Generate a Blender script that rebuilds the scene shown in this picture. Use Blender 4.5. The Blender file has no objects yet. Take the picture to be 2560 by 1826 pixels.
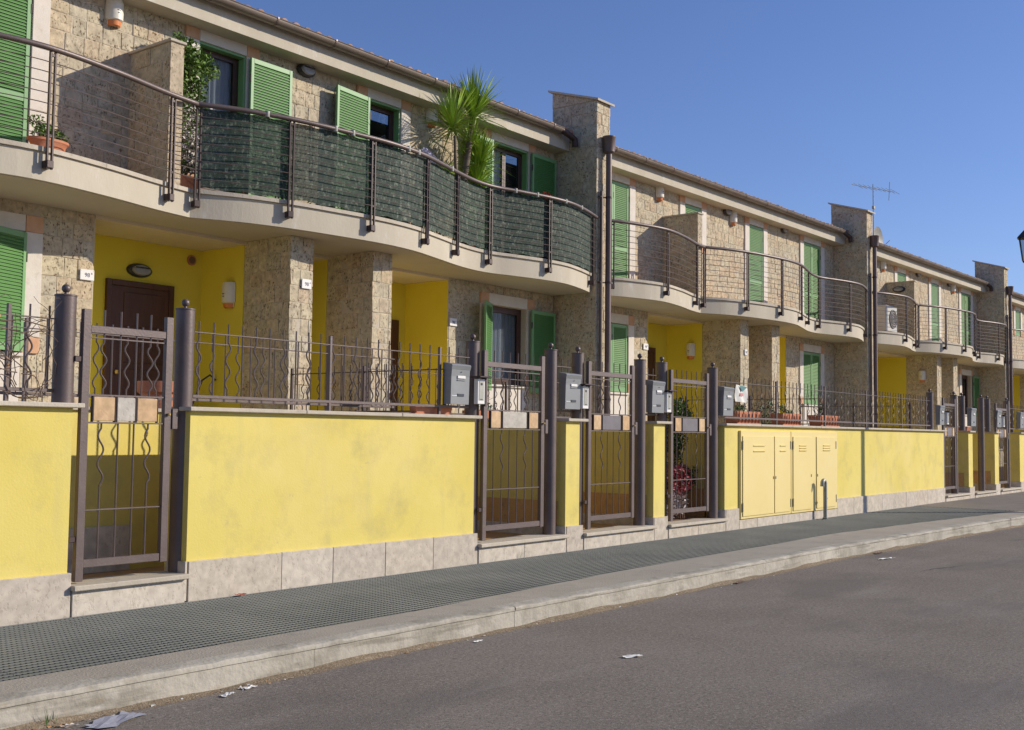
import bpy, math, random
from mathutils import Vector, Matrix
R = math.radians
rnd = random.Random(11)
col = bpy.context.scene.collection
scene = bpy.context.scene

# ------------------------------------------------------------------ camera
cam = bpy.data.cameras.new('camera'); cam_o = bpy.data.objects.new('camera', cam); col.objects.link(cam_o)
cam.sensor_width = 36; cam.lens = 39.375; cam.clip_end = 2000; cam.clip_start = .05
yaw, pitch, roll = R(37.98153), R(3.4893), .012
fw = Vector((math.cos(yaw)*math.cos(pitch), math.sin(yaw)*math.cos(pitch), math.sin(pitch)))
r0 = Vector((math.sin(yaw), -math.cos(yaw), 0)); u0 = r0.cross(fw)
rr = r0*math.cos(roll)+u0*math.sin(roll); uu = -r0*math.sin(roll)+u0*math.cos(roll)
cam_o.matrix_world = Matrix(((rr.x, uu.x, -fw.x, 0), (rr.y, uu.y, -fw.y, 0), (rr.z, uu.z, -fw.z, 1.25), (0, 0, 0, 1)))
scene.camera = cam_o
# ------------------------------------------------------------------ light
SUN = Vector((.86, -.79, .53)).normalized()
w = bpy.data.worlds.new('World'); scene.world = w; w.use_nodes = True
nt = w.node_tree; bg = nt.nodes['Background']
sky = nt.nodes.new('ShaderNodeTexSky'); sky.sky_type = 'NISHITA'; sky.sun_disc = False
sky.sun_elevation = math.asin(SUN.z); sky.sun_rotation = math.atan2(SUN.x, SUN.y)
sky.air_density = 1.0; sky.dust_density = .3; sky.ozone_density = 3.5
tn = nt.nodes.new('ShaderNodeMix'); tn.data_type = 'RGBA'; tn.blend_type = 'MULTIPLY'; tn.inputs[0].default_value = 1
tn.inputs[7].default_value = (.60, .61, .80, 1); nt.links.new(sky.outputs[0], tn.inputs[6]); nt.links.new(tn.outputs[2], bg.inputs[0]); bg.inputs[1].default_value = .135
sl = bpy.data.lights.new('sun', 'SUN'); sl.energy = 3.8; sl.angle = R(.5); sl.color = (1, .905, .765)
so = bpy.data.objects.new('sun', sl); col.objects.link(so); so.location = (20, -10, 20)
so.rotation_euler = (-SUN).to_track_quat('-Z', 'Y').to_euler()
scene.view_settings.view_transform = 'Standard'; scene.view_settings.look = 'None'
scene.view_settings.exposure = .28; scene.view_settings.gamma = 1
scene.render.engine = 'CYCLES'

# ------------------------------------------------------------------ materials
def mat(name, c1, c2=None, scale=3, rough=.85, bump=0, bscale=40, metal=0, spec=.3, detail=6,
        grime=None, gscale=2, glo=.5, ghi=.75, rand=0, stretch=(1, 1, 1), bdist=.01, extra=()):
    m = bpy.data.materials.new(name); m.use_nodes = True; n = m.node_tree; L = n.links
    b = n.nodes['Principled BSDF']
    b.inputs['Roughness'].default_value = rough; b.inputs['Metallic'].default_value = metal
    b.inputs['Specular IOR Level'].default_value = spec
    geo = n.nodes.new('ShaderNodeNewGeometry')
    mp = n.nodes.new('ShaderNodeMapping'); mp.inputs['Scale'].default_value = stretch
    L.new(geo.outputs['Position'], mp.inputs[0])
    last = None
    if c2:
        t = n.nodes.new('ShaderNodeTexNoise'); t.inputs['Scale'].default_value = scale; t.inputs['Detail'].default_value = detail
        t.inputs['Roughness'].default_value = .62
        L.new(mp.outputs[0], t.inputs[0])
        cr = n.nodes.new('ShaderNodeValToRGB'); cr.color_ramp.elements[0].position = .32; cr.color_ramp.elements[1].position = .68
        cr.color_ramp.elements[0].color = (*c1, 1); cr.color_ramp.elements[1].color = (*c2, 1)
        L.new(t.outputs[0], cr.inputs[0]); last = cr.outputs[0]
    else:
        rg = n.nodes.new('ShaderNodeRGB'); rg.outputs[0].default_value = (*c1, 1); last = rg.outputs[0]
    if grime:
        t = n.nodes.new('ShaderNodeTexNoise'); t.inputs['Scale'].default_value = gscale; t.inputs['Detail'].default_value = 9
        t.inputs['Roughness'].default_value = .68
        L.new(mp.outputs[0], t.inputs[0])
        mr = n.nodes.new('ShaderNodeMapRange'); mr.inputs[1].default_value = glo; mr.inputs[2].default_value = ghi
        L.new(t.outputs[0], mr.inputs[0])
        mx = n.nodes.new('ShaderNodeMix'); mx.data_type = 'RGBA'
        L.new(mr.outputs[0], mx.inputs[0]); L.new(last, mx.inputs[6]); mx.inputs[7].default_value = (*grime, 1); last = mx.outputs[2]
    for (ec, es, el, eh, est, eamt) in extra:
        mpe = n.nodes.new('ShaderNodeMapping'); mpe.inputs['Scale'].default_value = est; L.new(geo.outputs['Position'], mpe.inputs[0])
        t = n.nodes.new('ShaderNodeTexNoise'); t.inputs['Scale'].default_value = es; t.inputs['Detail'].default_value = 7; t.inputs['Roughness'].default_value = .6
        L.new(mpe.outputs[0], t.inputs[0])
        mr = n.nodes.new('ShaderNodeMapRange'); mr.inputs[1].default_value = el; mr.inputs[2].default_value = eh; mr.inputs[4].default_value = eamt
        L.new(t.outputs[0], mr.inputs[0])
        mx = n.nodes.new('ShaderNodeMix'); mx.data_type = 'RGBA'
        L.new(mr.outputs[0], mx.inputs[0]); L.new(last, mx.inputs[6]); mx.inputs[7].default_value = (*ec, 1); last = mx.outputs[2]
    if rand:
        oi = n.nodes.new('ShaderNodeObjectInfo')
        ad = n.nodes.new('ShaderNodeMath'); ad.operation = 'ADD'
        L.new(oi.outputs['Random'], ad.inputs[0]); L.new(geo.outputs['Random Per Island'], ad.inputs[1])
        fr = n.nodes.new('ShaderNodeMath'); fr.operation = 'FRACT'; L.new(ad.outputs[0], fr.inputs[0])
        mr = n.nodes.new('ShaderNodeMapRange'); mr.inputs[3].default_value = 1-rand; mr.inputs[4].default_value = 1+rand*.6
        L.new(fr.outputs[0], mr.inputs[0])
        hs = n.nodes.new('ShaderNodeHueSaturation'); L.new(mr.outputs[0], hs.inputs['Value']); L.new(last, hs.inputs['Color'])
        last = hs.outputs[0]
    L.new(last, b.inputs['Base Color'])
    if bump:
        t = n.nodes.new('ShaderNodeTexNoise'); t.inputs['Scale'].default_value = bscale; t.inputs['Detail'].default_value = 5
        L.new(mp.outputs[0], t.inputs[0])
        bu = n.nodes.new('ShaderNodeBump'); bu.inputs['Strength'].default_value = bump; bu.inputs['Distance'].default_value = bdist
        L.new(t.outputs[0], bu.inputs['Height']); L.new(bu.outputs[0], b.inputs['Normal'])
    return m

def stone_mat(name, cols, pit=(.10, .07, .045), pitlo=.58, pithi=.66, pscale=16, amount=1.0, streak=.45):
    m = bpy.data.materials.new(name); m.use_nodes = True; n = m.node_tree; L = n.links
    b = n.nodes['Principled BSDF']; b.inputs['Roughness'].default_value = .9; b.inputs['Specular IOR Level'].default_value = .15
    geo = n.nodes.new('ShaderNodeNewGeometry'); oi = n.nodes.new('ShaderNodeObjectInfo')
    ad = n.nodes.new('ShaderNodeMath'); ad.operation = 'ADD'
    L.new(oi.outputs['Random'], ad.inputs[0]); L.new(geo.outputs['Random Per Island'], ad.inputs[1])
    fr = n.nodes.new('ShaderNodeMath'); fr.operation = 'FRACT'; L.new(ad.outputs[0], fr.inputs[0])
    cr = n.nodes.new('ShaderNodeValToRGB'); e = cr.color_ramp.elements
    while len(e) < len(cols): e.new(.5)
    for i, c in enumerate(cols):
        e[i].position = i/(len(cols)-1); e[i].color = (*c, 1)
    L.new(fr.outputs[0], cr.inputs[0])
    # offset noise per stone
    vm = n.nodes.new('ShaderNodeVectorMath'); vm.operation = 'SCALE'; vm.inputs[3].default_value = 30
    cx = n.nodes.new('ShaderNodeCombineXYZ'); L.new(fr.outputs[0], cx.inputs[0]); L.new(fr.outputs[0], cx.inputs[1])
    L.new(cx.outputs[0], vm.inputs[0])
    va = n.nodes.new('ShaderNodeVectorMath'); va.operation = 'ADD'; L.new(geo.outputs['Position'], va.inputs[0]); L.new(vm.outputs[0], va.inputs[1])
    t1 = n.nodes.new('ShaderNodeTexNoise'); t1.inputs['Scale'].default_value = 14; t1.inputs['Detail'].default_value = 6
    L.new(va.outputs[0], t1.inputs[0])
    mr1 = n.nodes.new('ShaderNodeMapRange'); mr1.inputs[1].default_value = .3; mr1.inputs[2].default_value = .7
    mr1.inputs[3].default_value = 1-streak; mr1.inputs[4].default_value = 1+streak*.45
    L.new(t1.outputs[0], mr1.inputs[0])
    hs = n.nodes.new('ShaderNodeHueSaturation'); L.new(cr.outputs[0], hs.inputs['Color']); L.new(mr1.outputs[0], hs.inputs['Value'])
    mp = n.nodes.new('ShaderNodeMapping'); mp.inputs['Scale'].default_value = (1.35, 1.35, .95); L.new(va.outputs[0], mp.inputs[0])
    t2 = n.nodes.new('ShaderNodeTexNoise'); t2.inputs['Scale'].default_value = pscale; t2.inputs['Detail'].default_value = 7
    t2.inputs['Roughness'].default_value = .6
    L.new(mp.outputs[0], t2.inputs[0])
    mr2 = n.nodes.new('ShaderNodeMapRange'); mr2.inputs[1].default_value = pitlo; mr2.inputs[2].default_value = pithi
    L.new(t2.outputs[0], mr2.inputs[0])
    t3 = n.nodes.new('ShaderNodeTexNoise'); t3.inputs['Scale'].default_value = 5; t3.inputs['Detail'].default_value = 2
    L.new(va.outputs[0], t3.inputs[0])
    mr3 = n.nodes.new('ShaderNodeMapRange'); mr3.inputs[1].default_value = .38; mr3.inputs[2].default_value = .6; mr3.inputs[3].default_value = .15*amount; mr3.inputs[4].default_value = amount
    L.new(t3.outputs[0], mr3.inputs[0])
    am = n.nodes.new('ShaderNodeMath'); am.operation = 'MULTIPLY'; L.new(mr3.outputs[0], am.inputs[1]); L.new(mr2.outputs[0], am.inputs[0])
    mx = n.nodes.new('ShaderNodeMix'); mx.data_type = 'RGBA'
    L.new(am.outputs[0], mx.inputs[0]); L.new(hs.outputs[0], mx.inputs[6]); mx.inputs[7].default_value = (*pit, 1)
    L.new(mx.outputs[2], b.inputs['Base Color'])
    su = n.nodes.new('ShaderNodeMath'); su.operation = 'SUBTRACT'; L.new(t1.outputs[0], su.inputs[0]); L.new(mr2.outputs[0], su.inputs[1])
    bu = n.nodes.new('ShaderNodeBump'); bu.inputs['Strength'].default_value = .35; bu.inputs['Distance'].default_value = .005
    L.new(su.outputs[0], bu.inputs['Height']); L.new(bu.outputs[0], b.inputs['Normal'])
    return m

M = {}
M['yellow'] = mat('yellow_render', (.71, .578, .14), (.775, .645, .195), 1.1, .9, .14, 70, grime=(.56, .47, .17), gscale=3.2, glo=.50, ghi=.80, extra=[((.60, .52, .20), 5, .55, .8, (1.6, 1.6, .25), .55), ((.80, .66, .26), .9, .5, .7, (1, 1, 1), .6), ((.42, .37, .22), 13, .66, .78, (1, 1, 1), .5)])
M['yellow_porch'] = mat('porch_yellow_render', (.74, .605, .06), (.78, .645, .08), 1.0, .9, .15, 60)
M['yellow_metal'] = mat('yellow_painted_metal', (.80, .64, .25), (.83, .68, .29), .8, .45, .06, 6, spec=.4, grime=(.78, .58, .2), gscale=1.2, glo=.55, ghi=.8)
M['trav'] = stone_mat('travertine', [(.58, .51, .41), (.63, .565, .47), (.55, .485, .40), (.61, .535, .43)], pit=(.33, .27, .20), pitlo=.545, pithi=.70, pscale=30, amount=.62, streak=.20)
M['cap'] = mat('coping_stone', (.49, .43, .34), (.57, .51, .41), 9, .85, .3, 60, grime=(.30, .26, .2), gscale=7, glo=.58, ghi=.8, rand=.08)
M['warm_brown'] = mat('warm_brown_surface', (.52, .29, .10), (.62, .39, .17), 6, .85, .3, 40, grime=(.2, .1, .05), gscale=6, glo=.5, ghi=.8, rand=.1)  # warm brown colour for the inner plinth bands and court floor
M['stone'] = stone_mat('tufa_stone', [(.54, .475, .345), (.59, .50, .355), (.61, .49, .33), (.55, .495, .375), (.62, .54, .375), (.58, .46, .32), (.55, .49, .36)], pit=(.12, .075, .04), pitlo=.535, pithi=.625, pscale=32, amount=.95, streak=.30)
M['mortar'] = mat('mortar', (.52, .455, .35), (.57, .50, .39), 12, .95, .4, 80)
M['cream'] = mat('cream_travertine', (.66, .60, .51), (.74, .68, .60), 6, .8, .15, 60, grime=(.52, .45, .36), gscale=9, glo=.56, ghi=.8)
M['terracotta_tile'] = mat('terracotta_block', (.60, .33, .19), (.68, .42, .26), 8, .85, .2, 60)
M['concrete'] = mat('balcony_concrete', (.50, .445, .345), (.565, .51, .405), 2.5, .88, .2, 50, grime=(.66, .63, .57), gscale=5, glo=.6, ghi=.75, stretch=(1, 1, .45))
M['soffit'] = mat('soffit_concrete', (.50, .44, .34), (.54, .48, .38), 1.5, .9, .1, 30)
M['ceiling'] = mat('porch_plaster', (.66, .56, .42), (.70, .60, .46), 1.5, .9)
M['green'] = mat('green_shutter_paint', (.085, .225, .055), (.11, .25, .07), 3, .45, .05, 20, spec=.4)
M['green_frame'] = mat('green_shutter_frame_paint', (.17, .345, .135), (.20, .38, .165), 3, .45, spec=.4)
M['iron'] = mat('brown_iron', (.125, .094, .086), (.16, .122, .11), 5, .45, .12, 60, metal=.25, spec=.5, grime=(.2, .13, .1), gscale=9, glo=.6, ghi=.8)
M['iron_dark'] = mat('dark_iron', (.055, .035, .035), (.075, .05, .045), 6, .5, .1, 60, metal=.2, spec=.45)
M['pipe'] = mat('brown_pipe', (.135, .09, .08), (.17, .12, .105), 4, .42, .05, 40, metal=.2, spec=.5)
M['copper'] = mat('weathered_gutter', (.20, .155, .12), (.27, .22, .18), 3, .42, .05, 30, metal=.35, spec=.5)
M['tile'] = mat('roof_tile', (.36, .20, .13), (.46, .30, .21), 9, .9, .3, 50, rand=.25)
M['wood'] = mat('dark_wood', (.075, .030, .016), (.11, .045, .024), 4, .45, .1, 60, spec=.4, stretch=(4, 4, .5))
M['winwood'] = mat('window_wood', (.06, .028, .02), (.09, .042, .03), 6, .4, spec=.4)
M['plastic_grey'] = mat('grey_mailbox_metal', (.225, .235, .24), (.265, .275, .28), 3, .42, .03, 30, metal=.2, spec=.5)
M['white'] = mat('white_enamel', (.80, .78, .74), (.82, .80, .77), 4, .4, spec=.4)
M['ceramic'] = mat('glazed_ceramic', (.72, .68, .57), (.78, .75, .66), 14, .35, .1, 40, spec=.5)
M['orange'] = mat('orange_glaze', (.62, .18, .05), (.70, .25, .08), 12, .35, spec=.5)
M['black'] = mat('black_paint', (.022, .02, .022), (.035, .032, .033), 6, .4, spec=.5)
M['lampglass'] = mat('frosted_lamp_glass', (.25, .25, .25), (.32, .32, .33), 5, .25, spec=.6)
M['terra'] = mat('terracotta_pot', (.46, .17, .09), (.56, .24, .14), 7, .85, .2, 50, grime=(.5, .36, .27), gscale=7, glo=.56, ghi=.8)
M['soil'] = mat('soil', (.05, .035, .025), (.09, .065, .045), 30, .95, .6, 60)
M['leaf'] = mat('leaf_green', (.08, .16, .025), (.17, .26, .05), 9, .55, spec=.35, rand=.45)
M['leaf_dark'] = mat('dark_leaf', (.03, .07, .015), (.06, .12, .03), 9, .5, spec=.35, rand=.4)
M['yucca'] = mat('yucca_leaf', (.25, .41, .04), (.42, .56, .08), 6, .45, spec=.4, rand=.4)
M['bark'] = mat('bark', (.14, .10, .075), (.22, .17, .12), 20, .95, .6, 50, stretch=(1, 1, 3))
M['twig'] = mat('dry_twig', (.12, .08, .06), (.2, .14, .1), 20, .95)
M['pink'] = mat('pink_petal', (.48, .07, .09), (.55, .13, .15), 20, .6, rand=.35)
M['whitepetal'] = mat('white_petal', (.62, .56, .54), (.7, .62, .62), 20, .6, rand=.3)
M['redpetal'] = mat('red_petal', (.28, .03, .02), (.38, .06, .03), 20, .6, rand=.3)
M['lilac'] = mat('lilac_petal', (.50, .48, .66), (.62, .6, .72), 20, .6, rand=.2)
M['asphalt'] = mat('road_asphalt', (.19, .163, .133), (.245, .214, .178), .55, .95, .6, 110, detail=9, grime=(.36, .32, .27), gscale=46, glo=.50, ghi=.70, bdist=.005, spec=.1, extra=[((.095, .085, .076), 56, .54, .68, (1, 1, 1), .85), ((.14, .125, .115), .35, .52, .62, (1, 2.2, 1), .45), ((.30, .275, .25), 1.3, .56, .72, (.5, 2.5, 1), .35)])
M['pave_asphalt'] = mat('pavement_asphalt', (.20, .175, .15), (.25, .22, .19), 2, .92, .8, 120, grime=(.14, .125, .11), gscale=50, glo=.5, ghi=.7)
M['kerb'] = mat('kerb_concrete', (.38, .35, .285), (.50, .465, .39), 1.6, .9, .7, 26, grime=(.26, .24, .19), gscale=2.6, glo=.48, ghi=.70, rand=.03, extra=[((.20, .18, .14), 3, .54, .68, (.5, .5, 5), .7), ((.30, .24, .16), 9, .58, .74, (1, 1, 2), .6), ((.62, .58, .50), 5, .6, .72, (.8, .8, 3), .6)])
M['kerb_top'] = mat('kerb_top_screed', (.345, .31, .25), (.42, .38, .31), 2.0, .92, .5, 70, grime=(.27, .245, .21), gscale=4, glo=.5, ghi=.75)
M['grate'] = mat('grating_metal', (.15, .16, .15), (.22, .225, .205), 1.2, .55, .1, 40, metal=.3, spec=.4)
M['grate_dark'] = mat('grating_dark_bars', (.04, .046, .046), (.065, .071, .068), 2, .75)
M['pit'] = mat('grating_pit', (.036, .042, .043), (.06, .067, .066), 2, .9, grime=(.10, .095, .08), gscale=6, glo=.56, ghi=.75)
M['bounce_ground'] = mat('pale_bounce_ground', (.50, .44, .33), (.58, .52, .40), 8, .95, .5, 50)  # mostly unseen terrace, made pale to bounce light into the shaded porches
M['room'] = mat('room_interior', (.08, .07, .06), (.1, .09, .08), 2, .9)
M['curtain'] = mat('curtain', (.62, .63, .66), (.72, .73, .76), 5, .9)
M['paper'] = mat('paper', (.68, .67, .62), (.76, .75, .70), 10, .8)
M['paperteal'] = mat('teal_print', (.12, .25, .25), rough=.8)
M['paperred'] = mat('red_print', (.6, .3, .3), rough=.8)
M['plastic_sheet'] = mat('bluish_plastic_sheet', (.30, .31, .37), (.40, .41, .46), 12, .4, .2, 20)
M['dryleaf'] = mat('dry_leaf', (.45, .22, .08), (.55, .36, .18), 12, .8, rand=.35)
M['ink'] = mat('blue_ink', (.03, .035, .10), rough=.6)
M['inkgrey'] = mat('dark_print', (.05, .06, .08), rough=.6)
M['acwhite'] = mat('ac_casing', (.52, .50, .44), (.56, .54, .48), 3, .45)
M['zinc'] = mat('zinc_pipe', (.28, .28, .25), (.36, .36, .32), 6, .5, .1, 40, metal=.3)
M['slate'] = mat('grey_enamel_panel', (.16, .145, .155), (.2, .18, .19), 8, .5, .1, 30)
M['gtile'] = stone_mat('gate_terracotta_tile', [(.64, .43, .24), (.70, .50, .30), (.62, .41, .23)], pit=(.5, .3, .18), pitlo=.55, pithi=.75, pscale=10, amount=.6, streak=.25)
M['gtilew'] = stone_mat('gate_travertine_tile', [(.56, .52, .45), (.60, .55, .48)], pit=(.42, .37, .31), pitlo=.52, pithi=.7, pscale=30, amount=.5, streak=.2)
M['brass'] = mat('brass', (.6, .42, .16), rough=.35, metal=.8)

def glass_mat():
    m = bpy.data.materials.new('window_glass'); m.use_nodes = True; n = m.node_tree; L = n.links
    b = n.nodes['Principled BSDF']; b.inputs['Base Color'].default_value = (.01, .012, .015, 1); b.inputs['Roughness'].default_value = .04
    b.inputs['Specular IOR Level'].default_value = .9
    tr = n.nodes.new('ShaderNodeBsdfTransparent'); tr.inputs[0].default_value = (.8, .83, .85, 1)
    mx = n.nodes.new('ShaderNodeMixShader'); mx.inputs[0].default_value = .22
    L.new(b.outputs[0], mx.inputs[2]); L.new(tr.outputs[0], mx.inputs[1]); L.new(mx.outputs[0], n.nodes['Material Output'].inputs[0])
    return m
M['glass'] = glass_mat()
def net_mat():
    m = bpy.data.materials.new('green_shade_net'); m.use_nodes = True; n = m.node_tree; L = n.links
    b = n.nodes['Principled BSDF']; b.inputs['Roughness'].default_value = .8
    geo = n.nodes.new('ShaderNodeNewGeometry')
    t = n.nodes.new('ShaderNodeTexNoise'); t.inputs['Scale'].default_value = 26; t.inputs['Detail'].default_value = 7; t.inputs['Roughness'].default_value = .75
    mp = n.nodes.new('ShaderNodeMapping'); mp.inputs['Scale'].default_value = (1, 1, .55)
    L.new(geo.outputs['Position'], mp.inputs[0]); L.new(mp.outputs[0], t.inputs[0])
    cr = n.nodes.new('ShaderNodeValToRGB'); e = cr.color_ramp.elements; e[0].position = .40; e[1].position = .64
    e[0].color = (.012, .030, .020, 1); e[1].color = (.20, .23, .17, 1); x = e.new(.54); x.color = (.032, .056, .040, 1)
    L.new(t.outputs[0], cr.inputs[0]); L.new(cr.outputs[0], b.inputs['Base Color'])
    t2 = n.nodes.new('ShaderNodeTexNoise'); t2.inputs['Scale'].default_value = 60; t2.inputs['Detail'].default_value = 2
    L.new(geo.outputs['Position'], t2.inputs[0])
    mr = n.nodes.new('ShaderNodeMapRange'); mr.inputs[1].default_value = .35; mr.inputs[2].default_value = .6; mr.inputs[3].default_value = 1.0; mr.inputs[4].default_value = .86
    L.new(t2.outputs[0], mr.inputs[0])
    tr = n.nodes.new('ShaderNodeBsdfTransparent'); mx = n.nodes.new('ShaderNodeMixShader')
    L.new(mr.outputs[0], mx.inputs[0]); L.new(tr.outputs[0], mx.inputs[1]); L.new(b.outputs[0], mx.inputs[2])
    L.new(mx.outputs[0], n.nodes['Material Output'].inputs[0])
    return m
M['net'] = net_mat()

# ------------------------------------------------------------------ mesh helpers
def newobj(name, me, parent=None, loc=None, rotz=0):
    o = bpy.data.objects.new(name, me); col.objects.link(o)
    if parent: o.parent = parent
    if loc: o.location = loc
    if rotz: o.rotation_euler = (0, 0, rotz)
    return o
def tag(o, label=None, cat=None, group=None, kind=None):
    if label: o['label'] = label
    if cat: o['category'] = cat
    if group: o['group'] = group
    if kind: o['kind'] = kind
    return o
def thing(name, label, cat, loc=(0, 0, 0), rotz=0, group=None):
    o = newobj(name, None, None, loc, rotz); o.empty_display_size = .1
    return tag(o, label, cat, group)

class MB:
    def __init__(s, off=(0, 0, 0)):
        s.v = []; s.f = []; s.off = off; s.sm = False
    def add(s, vs, fs):
        k = len(s.v); ox, oy, oz = s.off
        s.v += [(x-ox, y-oy, z-oz) for x, y, z in vs]; s.f += [tuple(i+k for i in f) for f in fs]; return s
    def box(s, x0, x1, y0, y1, z0, z1):
        return s.add([(x0, y0, z0), (x1, y0, z0), (x1, y1, z0), (x0, y1, z0), (x0, y0, z1), (x1, y0, z1), (x1, y1, z1), (x0, y1, z1)],
                     [(0, 3, 2, 1), (4, 5, 6, 7), (0, 1, 5, 4), (1, 2, 6, 5), (2, 3, 7, 6), (3, 0, 4, 7)])
    def cbox(s, x0, x1, y0, y1, z0, z1, c=.004):
        X = (x0, x1); Y = (y0, y1); Z = (z0, z1); vs = []; idx = {}
        c = min(c, (x1-x0)*.4, (y1-y0)*.4, (z1-z0)*.4)
        for i in (0, 1):
            for j in (0, 1):
                for k in (0, 1):
                    sx, sy, sz = (1 if i == 0 else -1), (1 if j == 0 else -1), (1 if k == 0 else -1)
                    for a in range(3):
                        p = [X[i]+sx*c, Y[j]+sy*c, Z[k]+sz*c]; p[a] = (X[i], Y[j], Z[k])[a]
                        idx[i, j, k, a] = len(vs); vs.append(tuple(p))
        g = lambda i, j, k, a: idx[i, j, k, a]
        fs = []
        for i in (0, 1): q = [g(i, 0, 0, 0), g(i, 1, 0, 0), g(i, 1, 1, 0), g(i, 0, 1, 0)]; fs.append(q if i else q[::-1])
        for j in (0, 1): q = [g(0, j, 0, 1), g(0, j, 1, 1), g(1, j, 1, 1), g(1, j, 0, 1)]; fs.append(q if j else q[::-1])
        for k in (0, 1): q = [g(0, 0, k, 2), g(1, 0, k, 2), g(1, 1, k, 2), g(0, 1, k, 2)]; fs.append(q if k else q[::-1])
        for i in (0, 1):
            for j in (0, 1):
                q = [g(i, j, 0, 0), g(i, j, 1, 0), g(i, j, 1, 1), g(i, j, 0, 1)]; fs.append(q if i != j else q[::-1])
            for k in (0, 1):
                q = [g(i, 0, k, 0), g(i, 0, k, 2), g(i, 1, k, 2), g(i, 1, k, 0)]; fs.append(q if i != k else q[::-1])
        for j in (0, 1):
            for k in (0, 1):
                q = [g(0, j, k, 1), g(1, j, k, 1), g(1, j, k, 2), g(0, j, k, 2)]; fs.append(q if j != k else q[::-1])
        for i in (0, 1):
            for j in (0, 1):
                for k in (0, 1):
                    q = [g(i, j, k, 0), g(i, j, k, 1), g(i, j, k, 2)]; fs.append(q if (i+j+k) % 2 else q[::-1])
        return s.add(vs, fs)
    def quad(s, a, b, c, d): return s.add([a, b, c, d], [(0, 1, 2, 3)])
    def prism(s, poly, z0, z1):
        n = len(poly); vs = [(x, y, z0) for x, y in poly]+[(x, y, z1) for x, y in poly]
        fs = [tuple(range(n))[::-1], tuple(range(n, 2*n))]+[(i, (i+1) % n, n+(i+1) % n, n+i) for i in range(n)]
        return s.add(vs, fs)
    def strip(s, front, back, z0, z1):   # slab between two polylines of same length
        n = len(front); vs = []
        for (a, b) in zip(front, back): vs += [(a[0], a[1], z0), (a[0], a[1], z1), (b[0], b[1], z1), (b[0], b[1], z0)]
        fs = []
        for i in range(n-1):
            k = 4*i; m = k+4
            fs += [(k, m, m+1, k+1), (k+1, m+1, m+2, k+2), (k+2, m+2, m+3, k+3), (k+3, m+3, m, k)]
        fs += [(0, 1, 2, 3), (4*n-1, 4*n-2, 4*n-3, 4*n-4)]
        return s.add(vs, fs)
    def tube(s, pts, r, n=8, r2=None, cap=True):
        pts = [Vector(p) for p in pts]; vs = []; fs = []; N = len(pts)
        up = None
        for i, p in enumerate(pts):
            t = (pts[min(i+1, N-1)]-pts[max(i-1, 0)]).normalized()
            if up is None:
                up = Vector((0, 0, 1)) if abs(t.z) < .9 else Vector((1, 0, 0))
            a = t.cross(up)
            if a.length < 1e-4: a = t.cross(Vector((0, 1, 0)))
            a.normalize(); b = t.cross(a).normalized(); up = a.cross(t).normalized()
            ri = r if r2 is None else r+(r2-r)*i/(N-1)
            for k in range(n):
                an = 2*math.pi*k/n; q = p+a*math.cos(an)*ri+b*math.sin(an)*ri; vs.append(tuple(q))
        for i in range(N-1):
            for k in range(n):
                k2 = (k+1) % n; fs.append((i*n+k, i*n+k2, (i+1)*n+k2, (i+1)*n+k))
        if cap: fs += [tuple(range(n))[::-1], tuple(range((N-1)*n, N*n))]
        s.sm = s.sm or n > 6
        return s.add(vs, fs)
    def lathe(s, cx, cy, prof, n=20, a0=0, a1=2*math.pi, sy=1):
        full = abs(a1-a0-2*math.pi) < 1e-6; m = n if full else n+1; vs = []; fs = []
        for r, z in prof:
            for k in range(m):
                a = a0+(a1-a0)*k/n; vs.append((cx+r*math.cos(a), cy+sy*r*math.sin(a), z))
        for i in range(len(prof)-1):
            for k in range(n if full else n):
                k2 = (k+1) % m; fs.append((i*m+k, i*m+k2, (i+1)*m+k2, (i+1)*m+k))
        if full:
            fs += [tuple(range(m))[::-1], tuple(range((len(prof)-1)*m, len(prof)*m))]
        s.sm = True
        return s.add(vs, fs)
    def build(s, name, m, parent=None, kind=None, label=None, smooth=None, loc=None, rotz=0):
        me = s.mesh(name, m, smooth)
        o = newobj(name, me, parent, loc, rotz)
        if kind: o['kind'] = kind
        if label: o['label'] = label
        return o
    def mesh(s, name, m, smooth=None):
        me = bpy.data.meshes.new(name); me.from_pydata(s.v, [], s.f); me.materials.append(M[m] if isinstance(m, str) else m)
        if smooth if smooth is not None else s.sm:
            me.polygons.foreach_set('use_smooth', [True]*len(me.polygons))
            me.update()
            try: me.set_sharp_from_angle(angle=R(38))
            except Exception: pass
        me.update(); return me

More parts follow.
